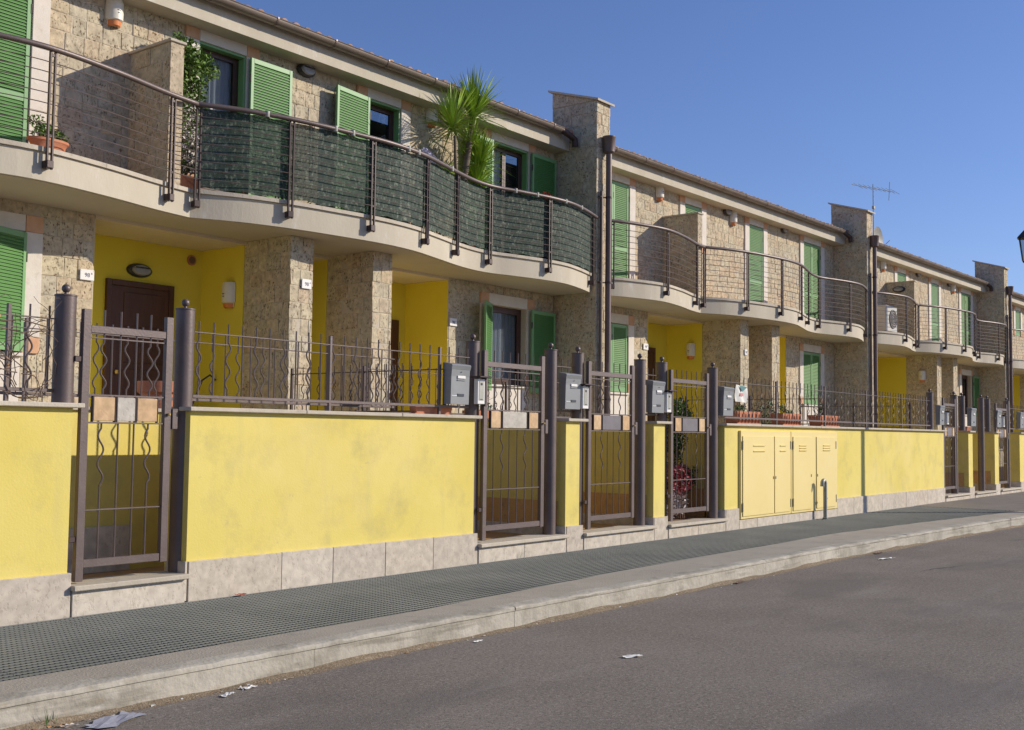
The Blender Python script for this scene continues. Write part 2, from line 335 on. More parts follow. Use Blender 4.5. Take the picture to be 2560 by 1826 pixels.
def wall_cells(mb, x0, x1, z0, z1, y0, y1, openings, axis='x'):
    """solid wall with rectangular openings (u0,u1,z0,z1)"""
    us = sorted({x0, x1, *[min(max(o[i], x0), x1) for o in openings for i in (0, 1)]})
    zs = sorted({z0, z1, *[min(max(o[i], z0), z1) for o in openings for i in (2, 3)]})
    solid = {}
    for i in range(len(us)-1):
        for j in range(len(zs)-1):
            cu, cz = (us[i]+us[i+1])/2, (zs[j]+zs[j+1])/2
            solid[i, j] = not any(o[0] < cu < o[1] and o[2] < cz < o[3] for o in openings)
    P = (lambda u, y, z: (u, y, z)) if axis == 'x' else (lambda u, y, z: (y, u, z))
    for (i, j), sd in solid.items():
        if not sd: continue
        a, b, c, d = us[i], us[i+1], zs[j], zs[j+1]
        mb.quad(P(a, y0, c), P(b, y0, c), P(b, y0, d), P(a, y0, d))
        mb.quad(P(a, y1, c), P(a, y1, d), P(b, y1, d), P(b, y1, c))
        if not solid.get((i-1, j)): mb.quad(P(a, y0, c), P(a, y0, d), P(a, y1, d), P(a, y1, c))
        if not solid.get((i+1, j)): mb.quad(P(b, y0, c), P(b, y1, c), P(b, y1, d), P(b, y0, d))
        if not solid.get((i, j-1)): mb.quad(P(a, y0, c), P(a, y1, c), P(b, y1, c), P(b, y0, c))
        if not solid.get((i, j+1)): mb.quad(P(a, y0, d), P(b, y0, d), P(b, y1, d), P(a, y1, d))

# unit stone meshes
def unit_stones():
    out = []
    for k in range(6):
        mb = MB(); mb.cbox(-.5, .5, -.5, .5, -.5, .5, .045)
        q = random.Random(k+3)
        mb.v = [(x+q.uniform(-.012, .012), y+q.uniform(-.06, .06), z+q.uniform(-.015, .015)) for x, y, z in mb.v]
        out.append(mb)
    return out
USTONE = unit_stones(); USTONE_ME = [mb.mesh('stone', 'stone') for mb in USTONE]
CAMP = Vector((0, 0, 1.25))

def stone_rects(u0, u1, z0, z1, excl=(), h=.185, wmin=.13, wmax=.27, gap=.006):
    zs = sorted({z0, z1, *[min(max(e[i], z0), z1) for e in excl for i in (2, 3)]}); out = []
    for a, b in zip(zs[:-1], zs[1:]):
        if b-a < .035: continue
        n = max(1, round((b-a)/h))
        for k in range(n):
            c, d = a+(b-a)*k/n, a+(b-a)*(k+1)/n; mid = (c+d)/2
            iv = [(u0, u1)]
            for e in excl:
                if e[2] < mid < e[3]:
                    ni = []
                    for p, q in iv:
                        if e[1] <= p or e[0] >= q: ni.append((p, q)); continue
                        if e[0] > p: ni.append((p, e[0]))
                        if e[1] < q: ni.append((e[1], q))
                    iv = ni
            for p, q in iv:
                x = p
                while x < q-.03:
                    ww = rnd.uniform(wmin, wmax)
                    if q-(x+ww) < wmin*.75: ww = q-x
                    if ww > wmax*1.35: ww = ww/2
                    out.append((x+gap/2, x+ww-gap/2, c+gap/2, d-gap/2)); x += ww
    return out

class Frame:
    def __init__(s, ang): s.a = R(ang); s.c = math.cos(s.a); s.s = math.sin(s.a)
    def w(s, x, y, z=0):
        dx, dy = x-15, y-10.85
        return (15+dx*s.c-dy*s.s, 10.85+dx*s.s+dy*s.c, z)
F1, F2 = Frame(0), Frame(-1.4)
OFF = (15, 10.85, 0)

class StoneSet:
    def __init__(s, fr, off, limit=300, maxdist=18.5):
        s.items = []; s.fr = fr; s.off = off; s.limit = limit; s.maxd = maxdist
    def face(s, parent, plane, rects, pos, depth=.05, proud=.005):
        """plane 'y': faces -Y at y=pos ; 'x': faces -X at x=pos ; 'X': faces +X"""
        for (a, b, c, d) in rects:
            j = rnd.uniform(-.004, .006); cu, cz = (a+b)/2, (c+d)/2; wu, hz = b-a, d-c
            if plane == 'y': ce = (cu, pos-proud+depth/2-j, cz); si = (wu, depth, hz)
            elif plane == 'x': ce = (pos-proud+depth/2-j, cu, cz); si = (depth, wu, hz)
            else: ce = (pos+proud-depth/2+j, cu, cz); si = (depth, wu, hz)
            s.items.append((parent, ce, si))
    def finish(s):
        def dist(it): return (Vector(s.fr.w(*it[1]))-CAMP).length
        it = sorted(s.items, key=dist); joined = {}
        ox, oy, oz = s.off
        for n, (par, ce, si) in enumerate(it):
            k = rnd.randrange(6)
            if n < s.limit and dist((par, ce, si)) < s.maxd:
                o = bpy.data.objects.new('stone', USTONE_ME[k]); col.objects.link(o); o.parent = par
                o.location = (ce[0]-ox, ce[1]-oy, ce[2]-oz); o.scale = si
            else:
                mb = joined.setdefault(par, MB(s.off)); u = USTONE[k]
                if si[1] > si[0] and si[0] < .09: pts = [(y, x, z) for x, y, z in u.v]; fs = [f[::-1] for f in u.f]
                else: pts = u.v; fs = u.f
                mb.add([(ce[0]+x*si[0], ce[1]+y*si[1], ce[2]+z*si[2]) for x, y, z in pts], fs)
        for par, mb in joined.items(): mb.build('stone', 'stone', par, kind='stuff')

# ================================================================== SETTING
mb = MB(); mb.box(-80, 400, -300, 7.5, -.5, -.155); mb.build('road', 'asphalt', kind='structure')
mb = MB(); mb.box(-80, 400, 7.7, 300, -.5, -.1); mb.build('ground', 'bounce_ground', kind='structure')
KP = [(-30, 5.03), (3, 5.03), (6, 5.015), (9, 5.01), (12.7, 5.02), (15.3, 4.92), (18.4, 4.79), (19.9, 4.69), (22, 4.48), (25, 4.05), (30, 3.1), (60, -4)]
def lerp(P, x):
    for (a, b), (c, d) in zip(P[:-1], P[1:]):
        if a <= x <= c: return b+(d-b)*(x-a)/(c-a)
    return P[-1][1]
GO = [(-30, 5.43), (3, 5.42), (5.7, 5.39), (9, 5.60), (14.2, 5.70), (17, 5.5), (21, 5.1)]
# pavement body (top at z=0 for kerb screed strip and asphalt part)
pav = newobj('pavement', None); tag(pav, kind='structure')
xs = [-10+i*.5 for i in range(0, 63)]
xs = [x for x in xs if x <= 21.0]
MB().strip([(x, lerp(KP, x)+.12) for x in xs], [(x, lerp(GO, x)-.004) for x in xs], -.3, 0).build('kerb_screed', 'kerb_top', pav)
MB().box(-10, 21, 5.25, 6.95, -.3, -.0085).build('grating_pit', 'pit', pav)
x2 = [21.0+i for i in range(0, 40)]
MB().strip([(x, lerp(KP, x)+.12) for x in x2], [(x, 7.5) for x in x2], -.3, 0).build('asphalt_surface', 'pave_asphalt', pav)
MB().box(-10, 21, 6.905, 6.95, -.3, -.01).build('edge_strip', 'iron_dark', pav)
# kerb stones with a rounded, worn lip
x = -10.0
while x < 44:
    L_ = rnd.uniform(1.9, 2.3); n = 22; x1 = x+L_-.0025; vs = []; prof = [(0, -.3), (0, -.02), (.004, -.008), (.018, .004), (.045, .007), (.13, .001), (.13, -.3)]
    prof = [(-.004, -.175), (0, -.036), (-.008, -.031), (-.009, -.012), (-.003, -.002), (.012, .002), (.05, .0025), (.1205, .001), (.1205, -.175)]
    fs = []; m = len(prof)
    for i in range(n):
        xx = x+(x1-x)*i/(n-1); yk = lerp(KP, xx)
        j1 = rnd.uniform(-.008, .006); j2 = rnd.uniform(-.008, .003)
        for (dy, z) in prof:
            edge = 1 if -.03 < z < .01 and dy < .05 else .2
            vs.append((xx, yk+dy+j1*edge, z+(j2*edge if z > -.05 else 0)))
    for i in range(n-1):
        for k in range(m-1): fs.append((i*m+k, i*m+k+1, (i+1)*m+k+1, (i+1)*m+k)[::-1])
    fs += [tuple(range(m)), tuple(range((n-1)*m, n*m))[::-1]]
    o = MB().add(vs, fs).build('kerb_stone', 'kerb', pav, smooth=True); x += L_
# grating panels
x = -4.0
while x < 20.9:
    x1 = min(x+1.0, 21.0); ya = max(lerp(GO, x), lerp(GO, x1)) ; g = MB()
    y = 6.895
    while y > min(lerp(GO, x), lerp(GO, x1)):
        # long bar, clipped to outer edge
        yo0, yo1 = lerp(GO, x), lerp(GO, x1); xa, xb = x+.0015, x1-.0015
        if y < yo0 and y < yo1: break
        if y < yo0: xa = x+(yo0-y)/(yo0-yo1+1e-9)*(x1-x)
        if y < yo1: xb = x+(yo0-y)/(yo0-yo1-1e-9)*(x1-x)
        if xb > xa+.02: g.box(xa, xb, y-.0055, y+.0055, -.0088, 0)
        y -= .062
    k = 0; g2 = MB()
    while x+.016+k*.031 < x1-.01:
        xx = x+.016+k*.031; g2.box(xx-.0022, xx+.0022, lerp(GO, xx)+.002, 6.895, -.0088, -.0055); k += 1
    gp = g.build('grating_panel', 'grate', pav); g2.build('cross_bars', 'grate_dark', gp, kind='stuff'); x += 1.0
# terrace inside the gardens
MB().box(-10, 60, 8.65, 30, -.1, .95).build('garden_terrace', 'bounce_ground', kind='structure')
MB().box(-10, 14, 6.975, 8.65, -.1, .150).build('entrance_court', 'warm_brown', kind='structure')
MB().box(14, 60, 6.975, 8.65, -.1, .090).build('entrance_court', 'warm_brown', kind='structure')

# ================================================================== GARDEN WALLS
def coping(parent, x0, x1, z=1.385, t=.032, y0=6.90, y1=7.25, step=1.1):
    n = max(1, round((x1-x0)/step)); L_ = (x1-x0)/n
    for i in range(n):
        MB(parent.location).cbox(x0+i*L_+.0015, x0+(i+1)*L_-.0015, y0+rnd.uniform(-.001, .001), y1, z, z+t, .005).build('coping_stone', 'cap', parent)
def plinth_tiles(parent, cuts, z1, y=6.93, z0=-.02):
    for a, b in zip(cuts[:-1], cuts[1:]):
        MB(parent.location).cbox(a+.002, b-.002, y+rnd.uniform(-.0015, .0015), y+.022, z0, z1+rnd.uniform(-.001, .001), .003).build('plinth_tile', 'trav', parent)
def garden_wall(label, x0, x1, cuts, pz=.285, step=1.1, hole=None, cap0=.04, cap1=.06, ytop=7.22, group=None):
    t = thing('garden_wall', label, 'wall', (x0, 6.95, 0), group=group)
    MB(t.location).box(x0, x1, 6.952, ytop, 0, 1.385).build('rendered_wall', 'yellow', t)
    coping(t, x0-cap0, x1+cap1, step=step, y1=ytop+.03)
    # plinth tiles round the returns
    cc = [c for c in cuts if not (hole and hole[0] < c < hole[1])]
    if hole: segs = [[c for c in cuts if c <= hole[0]+1e-6], [c for c in cuts if c >= hole[1]-1e-6]]
    else: segs = [cuts]
    for sg in segs: plinth_tiles(t, sg, pz)
    if hole:
        hc = [hole[0], hole[0]+(hole[1]-hole[0])*.16, hole[0]+(hole[1]-hole[0])*.40, hole[0]+(hole[1]-hole[0])*.57, hole[0]+(hole[1]-hole[0])*.75, hole[1]]
        plinth_tiles(t, hc, .115)
    for xx, sgn in ((x0, -1), (x1, 1)):
        a, b = (xx-.022, xx-.0015) if sgn < 0 else (xx+.0015, xx+.022)
        MB(t.location).cbox(a, b, 6.935, ytop-.04, 0, pz, .003).build('plinth_tile', 'trav', t)
    return t
garden_wall('yellow rendered garden wall left of the nearest gate, cut by the left picture edge', -1.0, 4.12, [-1, -.3, .4, 1.1, 1.8, 2.5, 3.25, 4.14])
garden_wall('long yellow rendered garden wall with five travertine plinth tiles beside the nearest gate', 5.06, 8.33, [5.065, 5.944, 6.495, 7.113, 7.738, 8.375])
garden_wall('narrow yellow pillar between the second and third gates from the left', 9.86, 10.12, [9.86, 10.17], pz=.262, cap0=.02, cap1=.1, ytop=8.6)
garden_wall('narrow yellow pillar between the third and fourth gates from the left', 11.69, 11.95, [11.68, 12.0], pz=.265, cap0=.02, cap1=.1, ytop=8.6)
garden_wall('long yellow garden wall holding the metal utility cabinets', 13.52, 22.88, [13.52, 13.91, 17.34, 18.04, 18.66, 19.35, 19.99, 20.6, 21.2, 21.8, 22.33, 22.87], pz=.275, hole=(13.91, 17.34))
garden_wall('distant narrow yellow pillar just right of the fifth gate', 24.55, 24.85, [24.54, 24.9], pz=.24, ytop=8.6)
garden_wall('distant narrow yellow pillar beside the open gateway before the last gate', 26.55, 26.87, [26.54, 26.9], pz=.24, ytop=8.6)
garden_wall('farthest yellow garden wall at the right picture edge', 28.72, 44.0, [28.72+i*.7 for i in range(22)]+[44.02], pz=.24)

def wing(label, xa, xb, ya, yb):
    t = thing('retaining_wall', label, 'wall', (xa, ya, 0))
    MB(t.location).box(xa, xb, ya, yb, 0, 1.36).build('rendered_wall', 'yellow', t)
    MB(t.location).cbox(xa-.03, xb+.03, ya-.03, yb, 1.36, 1.395, .004).build('coping_stone', 'cap', t)
    MB(t.location).cbox(xa-.012, xb+.012, ya-.012, yb, 0, .54, .003).build('plinth_band', 'warm_brown', t)
    return t
# brown inner plinth bands of the pillars
for (x0, x1, ya, yb, lb) in ((9.848, 9.858, 7.05, 8.6, 'low brown skirting on the pillar right of the second gate'),
                         (11.678, 11.688, 7.05, 8.6, 'low brown skirting on the pillar right of the third gate'),
                         (13.506, 13.517, 7.05, 7.2, 'low brown skirting on the wall right of the fourth gate'),
                         (24.538, 24.548, 7.05, 8.6, 'low brown skirting on the pillar right of the fifth gate'),
                         (26.535, 26.548, 7.05, 8.6, 'low brown skirting beyond the open gateway')):
    o = MB((x0, ya, 0)).box(x0, x1, ya, yb, .151, .53).build('skirting', 'warm_brown', loc=(x0, ya, 0)); tag(o, lb, 'skirting')
wing('yellow wall running back from the street right of the fourth gate', 13.53, 13.79, 7.26, 8.6)
# wall behind the first gate, parallel to the street, with travertine panel
t = thing('retaining_wall', 'yellow retaining wall behind the nearest gate catching the shadow of its bars', 'wall', (-1, 7.8, 0))
MB(t.location).box(-1, 8.2, 7.8, 8.05, .1, 1.385).build('rendered_wall', 'yellow', t)
for i in range(8): MB(t.location).cbox(-1+i*1.15+.002, -1+(i+1)*1.15-.002, 7.77, 8.08, 1.385, 1.415, .004).build('coping_stone', 'cap', t)
for a, b in ((-1, -.2), (-.2, .6), (.6, 1.4), (1.4, 2.2), (2.2, 3.0), (3.0, 3.75), (3.75, 4.42), (4.42, 5.14)):
    MB(t.location).cbox(a+.002, b-.002, 7.776, 7.797, .151, .50, .003).build('plinth_tile', 'trav', t)
for (a, b, lb) in ((8.4, 9.84, 'dim yellow retaining wall at the back of the second entrance'), (10.14, 11.67, 'dim yellow retaining wall at the back of the third entrance'),
                   (11.97, 13.5, 'dim yellow retaining wall at the back of the fourth entrance'), (22.95, 24.5, 'dim yellow retaining wall behind the fifth gate'),
                   (24.9, 26.5, 'dim yellow retaining wall behind the open gateway'), (26.9, 28.65, 'dim yellow retaining wall behind the last gate')):
    t = thing('retaining_wall', lb, 'wall', (a, 8.6, 0))
    MB(t.location).box(a, b, 8.6, 8.85, .1, 1.34).build('rendered_wall', 'yellow', t)
    MB(t.location).cbox(a, b, 8.57, 8.88, 1.34, 1.37, .004).build('coping_stone', 'cap', t)
    MB(t.location).cbox(a+.002, b-.002, 8.578, 8.597, .165, .50, .003).build('plinth_band', 'warm_brown', t)

# thresholds
def threshold(label, x0, x1, zt, nt=2):
    t = thing('threshold', label, 'doorstep', (x0, 6.9, 0))
    MB(t.location).cbox(x0-.01, x1+.01, 6.885, 7.2, zt-.037, zt, .006).build('tread_slab', 'cap', t)
    L_ = (x1-x0)/nt
    for i in range(nt):
        MB(t.location).cbox(x0+i*L_+.0015, x0+(i+1)*L_-.0015, 6.925, 6.95, -.02, zt-.038, .003).build('riser_tile', 'trav', t)
threshold('stone doorstep in front of the nearest gate', 4.146, 5.038, .202, 1)
threshold('stone doorstep under the second gate from the left', 8.385, 9.845, .183)
threshold('stone doorstep under the third gate from the left', 10.18, 11.67, .175)
threshold('stone doorstep under the fourth gate from the left', 12.01, 13.5, .165)
threshold('stone doorstep under the fifth gate, beyond the cabinets', 22.91, 24.52, .12)
threshold('stone doorstep at the open gateway near the right edge', 24.92, 26.52, .11)
threshold('stone doorstep under the farthest gate', 26.93, 28.68, .11)

# ================================================================== GATE POSTS
def post(label, x, y=7.06, z0=.2, z1=2.155, dark=False, group='round iron gate posts with ball finials'):
    t = thing('gate_post', label, 'post', (x, y, z0), group=group)
    MB(t.location).lathe(x, y, [(.070, z0), (.070, z1-.014)], 28).build('shaft', 'iron', t)
    MB(t.location).lathe(x, y, [(.070, z1-.0138), (.074, z1-.012), (.074, z1-.002), (.068, z1), (.014, z1+.002), (.010, z1+.02)], 28).build('cap', 'iron', t)
    zc = z1+.042; r = .03
    MB(t.location).lathe(x, y, [(r*math.sin(a*math.pi/10)+1e-4, zc-r*math.cos(a*math.pi/10)) for a in range(11)], 18).build('ball_finial', 'iron', t)
post('round iron post standing on the leftmost wall, left of the nearest gate', 4.103, 7.06, 1.418)
post('round iron post right of the nearest gate, at the start of the long wall', 5.08, 7.08, .2)
post('round iron post beside the first mailbox, at the end of the long wall', 8.46, 7.10, .18)
post('round iron post right of the second gate', 9.715, 7.06, .18)
post('round iron post beside the second mailbox', 10.285, 7.10, .18)
post('round iron post right of the third gate', 11.54, 7.06, .17)
post('round iron post beside the third mailbox', 12.125, 7.10, .17)
post('round iron post right of the fourth gate, beside the fourth mailbox', 13.385, 7.06, .16)
post('round iron post left of the fifth gate, at the far end of the cabinet wall', 22.5, 7.10, 1.42)
post('round iron post right of the fifth gate', 23.93, 7.06, .11)
post('round iron post on the pillar beyond the fifth gate', 24.6, 7.10, 1.42)
post('round iron post right of the open gateway', 25.88, 7.06, .11)
post('round iron post on the second far pillar', 26.52, 7.10, 1.42)
post('round iron post right of the farthest gate', 28.0, 7.06, .11)

# ================================================================== FENCES AND GATES
def bar_mesh(kind, z0, z1, r=.0066, w0=None, w1=None, amp=.022, spike=True):
    if kind == 's': pts = [(0, 0, z0), (0, 0, z1)]
    else:
        w0 = z0+.12 if w0 is None else w0; w1 = z1-.12 if w1 is None else w1
        pts = [(0, 0, z0), (0, 0, w0)]; n = 24; cyc = 1.5 if (w1-w0) < .3 else 2.0
        sg = 1 if kind == 'w' else -1
        for i in range(1, n): pts.append((sg*amp*math.sin(2*math.pi*cyc*i/n), 0, w0+(w1-w0)*i/n))
        pts += [(0, 0, w1), (0, 0, z1)]
    mb = MB(); mb.tube(pts, r, 6); mb.sm = False
    return mb.mesh('picket', 'iron')
BARS = {}
def bar(parent, kind, x, y, z0, z1, name='picket', r=.0066, w0=None, w1=None):
    key = (kind, round(z0, 3), round(z1, 3), r, w0, w1)
    if key not in BARS: BARS[key] = bar_mesh(kind, z0, z1, r, w0, w1)
    o = newobj(name, BARS[key], parent, (x-parent.location.x, y-parent.location.y, -parent.location.z)); return o
def fence(label, x0, x1, y, posts, rails=(1.985,), low=1.50, top=2.07, sp=.137, pat='ws', start=.04, group='iron picket fences on the garden walls', mid=None, cap=1.417):
    t = thing('iron_fence', label, 'fence', (x0, y, cap), group=group)
    for z in rails:
        MB(t.location).cbox(x0, x1, y-.012, y+.012, z-.004, z+.004, .001).build('rail', 'iron', t)
    MB(t.location).cbox(x0, x1, y-.014, y+.014, low-.012, low+.012, .002).build('bottom_rail', 'iron', t)
    for p in posts:
        MB(t.location).cbox(p-.013, p+.013, y-.013, y+.013, cap, top-.01, .002).build('fence_post', 'iron', t)
    k = 0; x = x0+start
    while x < x1-.01:
        if all(abs(x-p) > .03 for p in posts):
            kd = pat[k % len(pat)]
            if kd == 'w' and (k//2) % 2: kd = 'm'
            bar(t, kd, x, y, low, top, w0=low+.06, w1=rails[-1]-.06)
        x += sp; k += 1
    return t
fence('front picket fence on the leftmost wall, tangled with a dry vine', 2.2, 4.03, 7.08, [2.7, 3.72], start=.02)
fence('front picket fence on the long wall between the nearest gate and the first mailbox', 5.16, 8.38, 7.08, [6.55, 7.95], start=.05)
fence('long front picket fence above the cabinets with pots behind it', 13.47, 22.45, 7.08, [15.4, 17.2, 19.0, 20.8, 22.2], start=.06)
fence('farthest picket fence above the last wall at the right edge', 28.1, 40, 7.08, [30, 32, 34, 36], start=.06)
fence('short fence piece between the second gate post and second mailbox post', 9.79, 10.21, 7.12, [], start=.1, sp=.12)
fence('short fence piece between the third gate post and third mailbox post', 11.61, 12.05, 7.12, [], start=.1, sp=.12)
fence('short fence piece above the pillar beyond the fifth gate', 24.0, 24.55, 7.12, [], start=.1, sp=.12)
fence('short fence piece above the second far pillar', 25.95, 26.45, 7.12, [], start=.1, sp=.12)
fence('inner picket fence on the retaining wall behind the nearest gate', 2.2, 8.2, 7.92, [2.9, 4.3, 5.75, 7.3], start=.07, pat='sw', sp=.137)
fence('inner picket fence behind the second, third and fourth gates', 8.45, 13.5, 8.72, [9.9, 11.8], rails=(1.93,), top=2.0, low=1.47, start=.05, cap=1.37)
def divider(label, x, y0, y1, top=1.95, rail=1.875, low=1.46):
    t = thing('divider_fence', label, 'fence', (x, y0, .95), group='fences between neighbouring gardens')
    MB(t.location).cbox(x-.012, x+.012, y0, y1, rail-.005, rail+.005, .001).build('rail', 'iron_dark', t)
    MB(t.location).cbox(x-.012, x+.012, y0, y1, low-.008, low+.008, .001).build('bottom_rail', 'iron_dark', t)
    for p in (y0+.02, (y0+y1)/2, y1-.02): MB(t.location).cbox(x-.014, x+.014, p-.014, p+.014, .95, top-.01, .001).build('fence_post', 'iron_dark', t)
    y = y0+.1; k = 0
    while y < y1:
        key = ('d', k % 2, top)
        if key not in BARS:
            m_ = MB()
            if k % 2: m_.tube([(0, 0, low), (0, 0, top)], .005, 6)
            else: m_.tube([(0, 0, low), (0, 0, low+.06)]+[(0, .02*math.sin(4*math.pi*i/18), low+.06+(rail-low-.12)*i/18) for i in range(1, 18)]+[(0, 0, rail-.06), (0, 0, top)], .005, 6)
            m_.sm = False
            BARS[key] = m_.mesh('picket', 'iron_dark')
        newobj('picket', BARS[key], t, (0, y-y0, -.95)); y += .125; k += 1
divider('dark divider fence running back from the first mailbox', 8.3, 7.3, 9.6)
divider('dark divider fence running back behind the third mailbox', 11.82, 8.65, 10.0)
divider('dark divider fence running back above the utility cabinets', 17.55, 7.3, 9.8)
divider('dark divider fence running back at the far end of the cabinet wall', 22.0, 7.3, 9.6)

def gate(label, x0, x1, kinds, bars, tiles, y=7.0, zb=.22, group='iron garden gates'):
    t = thing('garden_gate', label, 'gate', (x0, y, zb), group=group)
    O = t.location; f = lambda: MB(O)
    f().cbox(x0, x0+.06, y-.02, y+.02, zb, 2.065, .003).build('stile', 'iron', t)
    f().cbox(x1-.06, x1, y-.02, y+.02, zb+.08, 2.065, .003).build('stile', 'iron', t)
    a, b = x0+.06, x1-.06
    f().cbox(a, b, y-.016, y+.016, 1.905, 1.957, .003).build('top_rail', 'iron', t)
    f().cbox(a, b, y-.008, y+.008, 1.868, 1.878, .001).build('thin_rail', 'iron', t)
    f().cbox(a, b, y-.014, y+.014, zb+.09, zb+.145, .003).build('bottom_rail', 'iron', t)
    f().cbox(a, b, y-.012, y+.012, 1.472, 1.484, .001).build('panel_rail', 'iron', t)
    f().cbox(a, b, y-.012, y+.012, 1.283, 1.295, .001).build('panel_rail', 'iron', t)
    f().cbox(a, b, y-.008, y+.008, .688, .698, .001).build('thin_rail', 'iron', t)
    for k, xb in zip(kinds, bars):
        bar(t, k, xb, y, 1.484, 2.07, 'bar', w0=1.52, w1=1.84)
        bar(t, k, xb, y, zb+.145, 1.283, 'bar', w0=.86, w1=1.25)
    for (ta, tb, mt) in tiles:
        f().cbox(ta, tb, y-.013, y+.009, 1.302, 1.466, .003).build('panel_tile', mt, t)
        for q in (ta-.007, tb+.001):
            f().cbox(q, q+.006, y-.015, y+.014, 1.2951, 1.4719, .001).build('tile_frame', 'iron_dark', t)
    f().cbox(x1+.001, x1+.05, y-.03, y+.02, 1.25, 1.40, .004).build('lock_case', 'iron', t)
    f().lathe(x1-.03, y-.035, [(.0001, 1.345), (.012, 1.350), (.012, 1.365), (.0001, 1.37)], 12).build('knob', 'brass', t)
    for zh in (.5, 1.72):
        f().cbox(x0-.05, x0-.001, y-.012, y+.012, zh-.02, zh+.02, .004).build('hinge', 'iron_dark', t)
    return t
gate('nearest iron gate with two terracotta tiles and a travertine tile, four bars', 4.195, 4.915, 'wssw', [4.365, 4.494, 4.62, 4.735],
     [(4.295, 4.458, 'gtile'), (4.478, 4.620, 'gtilew'), (4.637, 4.800, 'gtile')], zb=.215)
def g6(label, x0, x1, mid, y=7.0, zb=.2):
    wd = x1-x0; ks = 'swssws'; bs = [x0+wd*f for f in (.18, .31, .43, .56, .69, .82)]
    tl = [(x0+wd*.125, x0+wd*.275, 'gtile'), (x0+wd*.31, x0+wd*.70, mid), (x0+wd*.745, x0+wd*.895, 'gtile')]
    return gate(label, x0, x1, ks, bs, tl, y, zb)
g6('second iron gate from the left with a wide travertine name tile', 8.50, 9.51, 'gtilew')
g6('third iron gate from the left with a wide dark grey centre panel', 10.33, 11.30, 'slate')
g6('fourth iron gate from the left with plants and pink flowers behind', 12.15, 13.14, 'slate', zb=.19)
g6('fifth iron gate, beyond the cabinet wall', 22.98, 23.79, 'slate', zb=.14)
g6('farthest iron gate near the right picture edge', 26.80, 27.77, 'slate', zb=.14)

# ================================================================== MAILBOXES / INTERCOMS
def mailbox(label, x0, x1, z0=1.52, z1=1.90, y0=6.965, y1=7.05, group='grey metal mailboxes'):
    t = thing('mailbox', label, 'mailbox', (x0, y0, z0), group=group); O = t.location
    hd = z1-.05
    # body with outward flared head
    b = MB(O); P = [(y1, z0), (y0, z0), (y0-.006, z0+(hd-z0)*.8), (y0-.012, hd), (y1, hd)]
    n = len(P); b.add([(x0, y, z) for y, z in P]+[(x1, y, z) for y, z in P], [tuple(range(n)), tuple(range(n, 2*n))[::-1]]+[(i, n+i, n+(i+1) % n, (i+1) % n) for i in range(n)])
    b.build('body', 'plastic_grey', t)
    b = MB(O); P = [(y0-.013, hd+.001), (y0-.022, z1-.012), (y0-.012, z1), (y1+.004, z1+.018), (y1+.004, hd+.001)]; n = 5
    b.add([(x0-.006, y, z) for y, z in P]+[(x1+.006, y, z) for y, z in P], [tuple(range(n)), tuple(range(n, 2*n))[::-1]]+[(i, n+i, n+(i+1) % n, (i+1) % n) for i in range(n)])
    b.build('hood', 'plastic_grey', t)
    w_ = x1-x0; cx = x0+w_*.52
    MB(O).cbox(cx-.055, cx+.06, y0-.016, y0-.008, z1-.135, z1-.108, .002).build('name_label', 'white', t)
    MB(O).cbox(cx-.058, cx+.063, y0-.014, y0-.006, z1-.155, z1-.145, .002).build('label_frame', 'plastic_grey', t)
    MB(O).cbox(cx-.045, cx+.05, y0-.008, y0-.001, z0+.075, z0+.10, .002).build('badge', 'inkgrey', t)
    MB(O).cbox(x0+.01, cx-.05, y0-.005, y0-.001, z0+.078, z0+.084, .001).build('trim_line', 'white', t)
    MB(O).lathe(cx, y0-.016, [(.0001, z1-.078), (.008, z1-.072), (.0001, z1-.066)], 10).build('lock', 'zinc', t)
    return t
def intercom(label, x0, x1, y=6.965, z0=1.53, z1=1.775, group='white framed intercom panels'):
    t = thing('intercom', label, 'intercom', (x0, y, z0), group=group); O = t.location
    MB(O).cbox(x0, x1, y-.02, y+.03, z0, z1, .004).build('frame', 'white', t)
    MB(O).cbox(x0+.018, x1-.018, y-.023, y-.018, z0+.035, z1-.02, .001).build('face_plate', 'zinc', t)
    MB(O).cbox((x0+x1)/2-.014, (x0+x1)/2+.014, y-.026, y-.022, z1-.062, z1-.04, .001).build('speaker', 'inkgrey', t)
    MB(O).cbox((x0+x1)/2-.016, (x0+x1)/2+.016, y-.026, y-.022, z0+.042, z0+.05, .001).build('button', 'inkgrey', t)
    MB(O).cbox(x0-.03, x1+.05, y-.075, y+.05, z1+.012, z1+.026, .003).build('rain_hood', 'iron_dark', t)
    MB(O).cbox(x1+.004, x1+.03, y-.02, y+.03, z0-.02, z1+.011, .003).build('bracket', 'iron_dark', t)
mailbox('nearest grey mailbox, beside the end post of the long wall', 7.985, 8.25)
mailbox('second grey mailbox, between the second and third gates', 9.86, 10.14)
mailbox('third grey mailbox, between the third and fourth gates', 11.67, 11.95)
mailbox('fourth grey mailbox, next to the white paper notice', 13.51, 13.79)
mailbox('fifth grey mailbox, left of the fifth gate', 22.7, 22.98)
mailbox('sixth grey mailbox, above the pillar beyond the fifth gate', 24.82, 25.16)
mailbox('seventh grey mailbox, above the second far pillar', 26.84, 27.18)
mailbox('farthest grey mailbox at the right picture edge', 28.88, 29.2)
intercom('intercom panel under the hood beside the nearest mailbox', 8.36, 8.47)
intercom('intercom panel under the hood beside the second mailbox', 10.165, 10.28)
intercom('intercom panel under the hood beside the third mailbox', 11.99, 12.10)
intercom('intercom panel beside the fifth mailbox', 23.06, 23.16, y=6.95)
intercom('intercom panel beside the seventh mailbox', 27.24, 27.34, y=6.95)

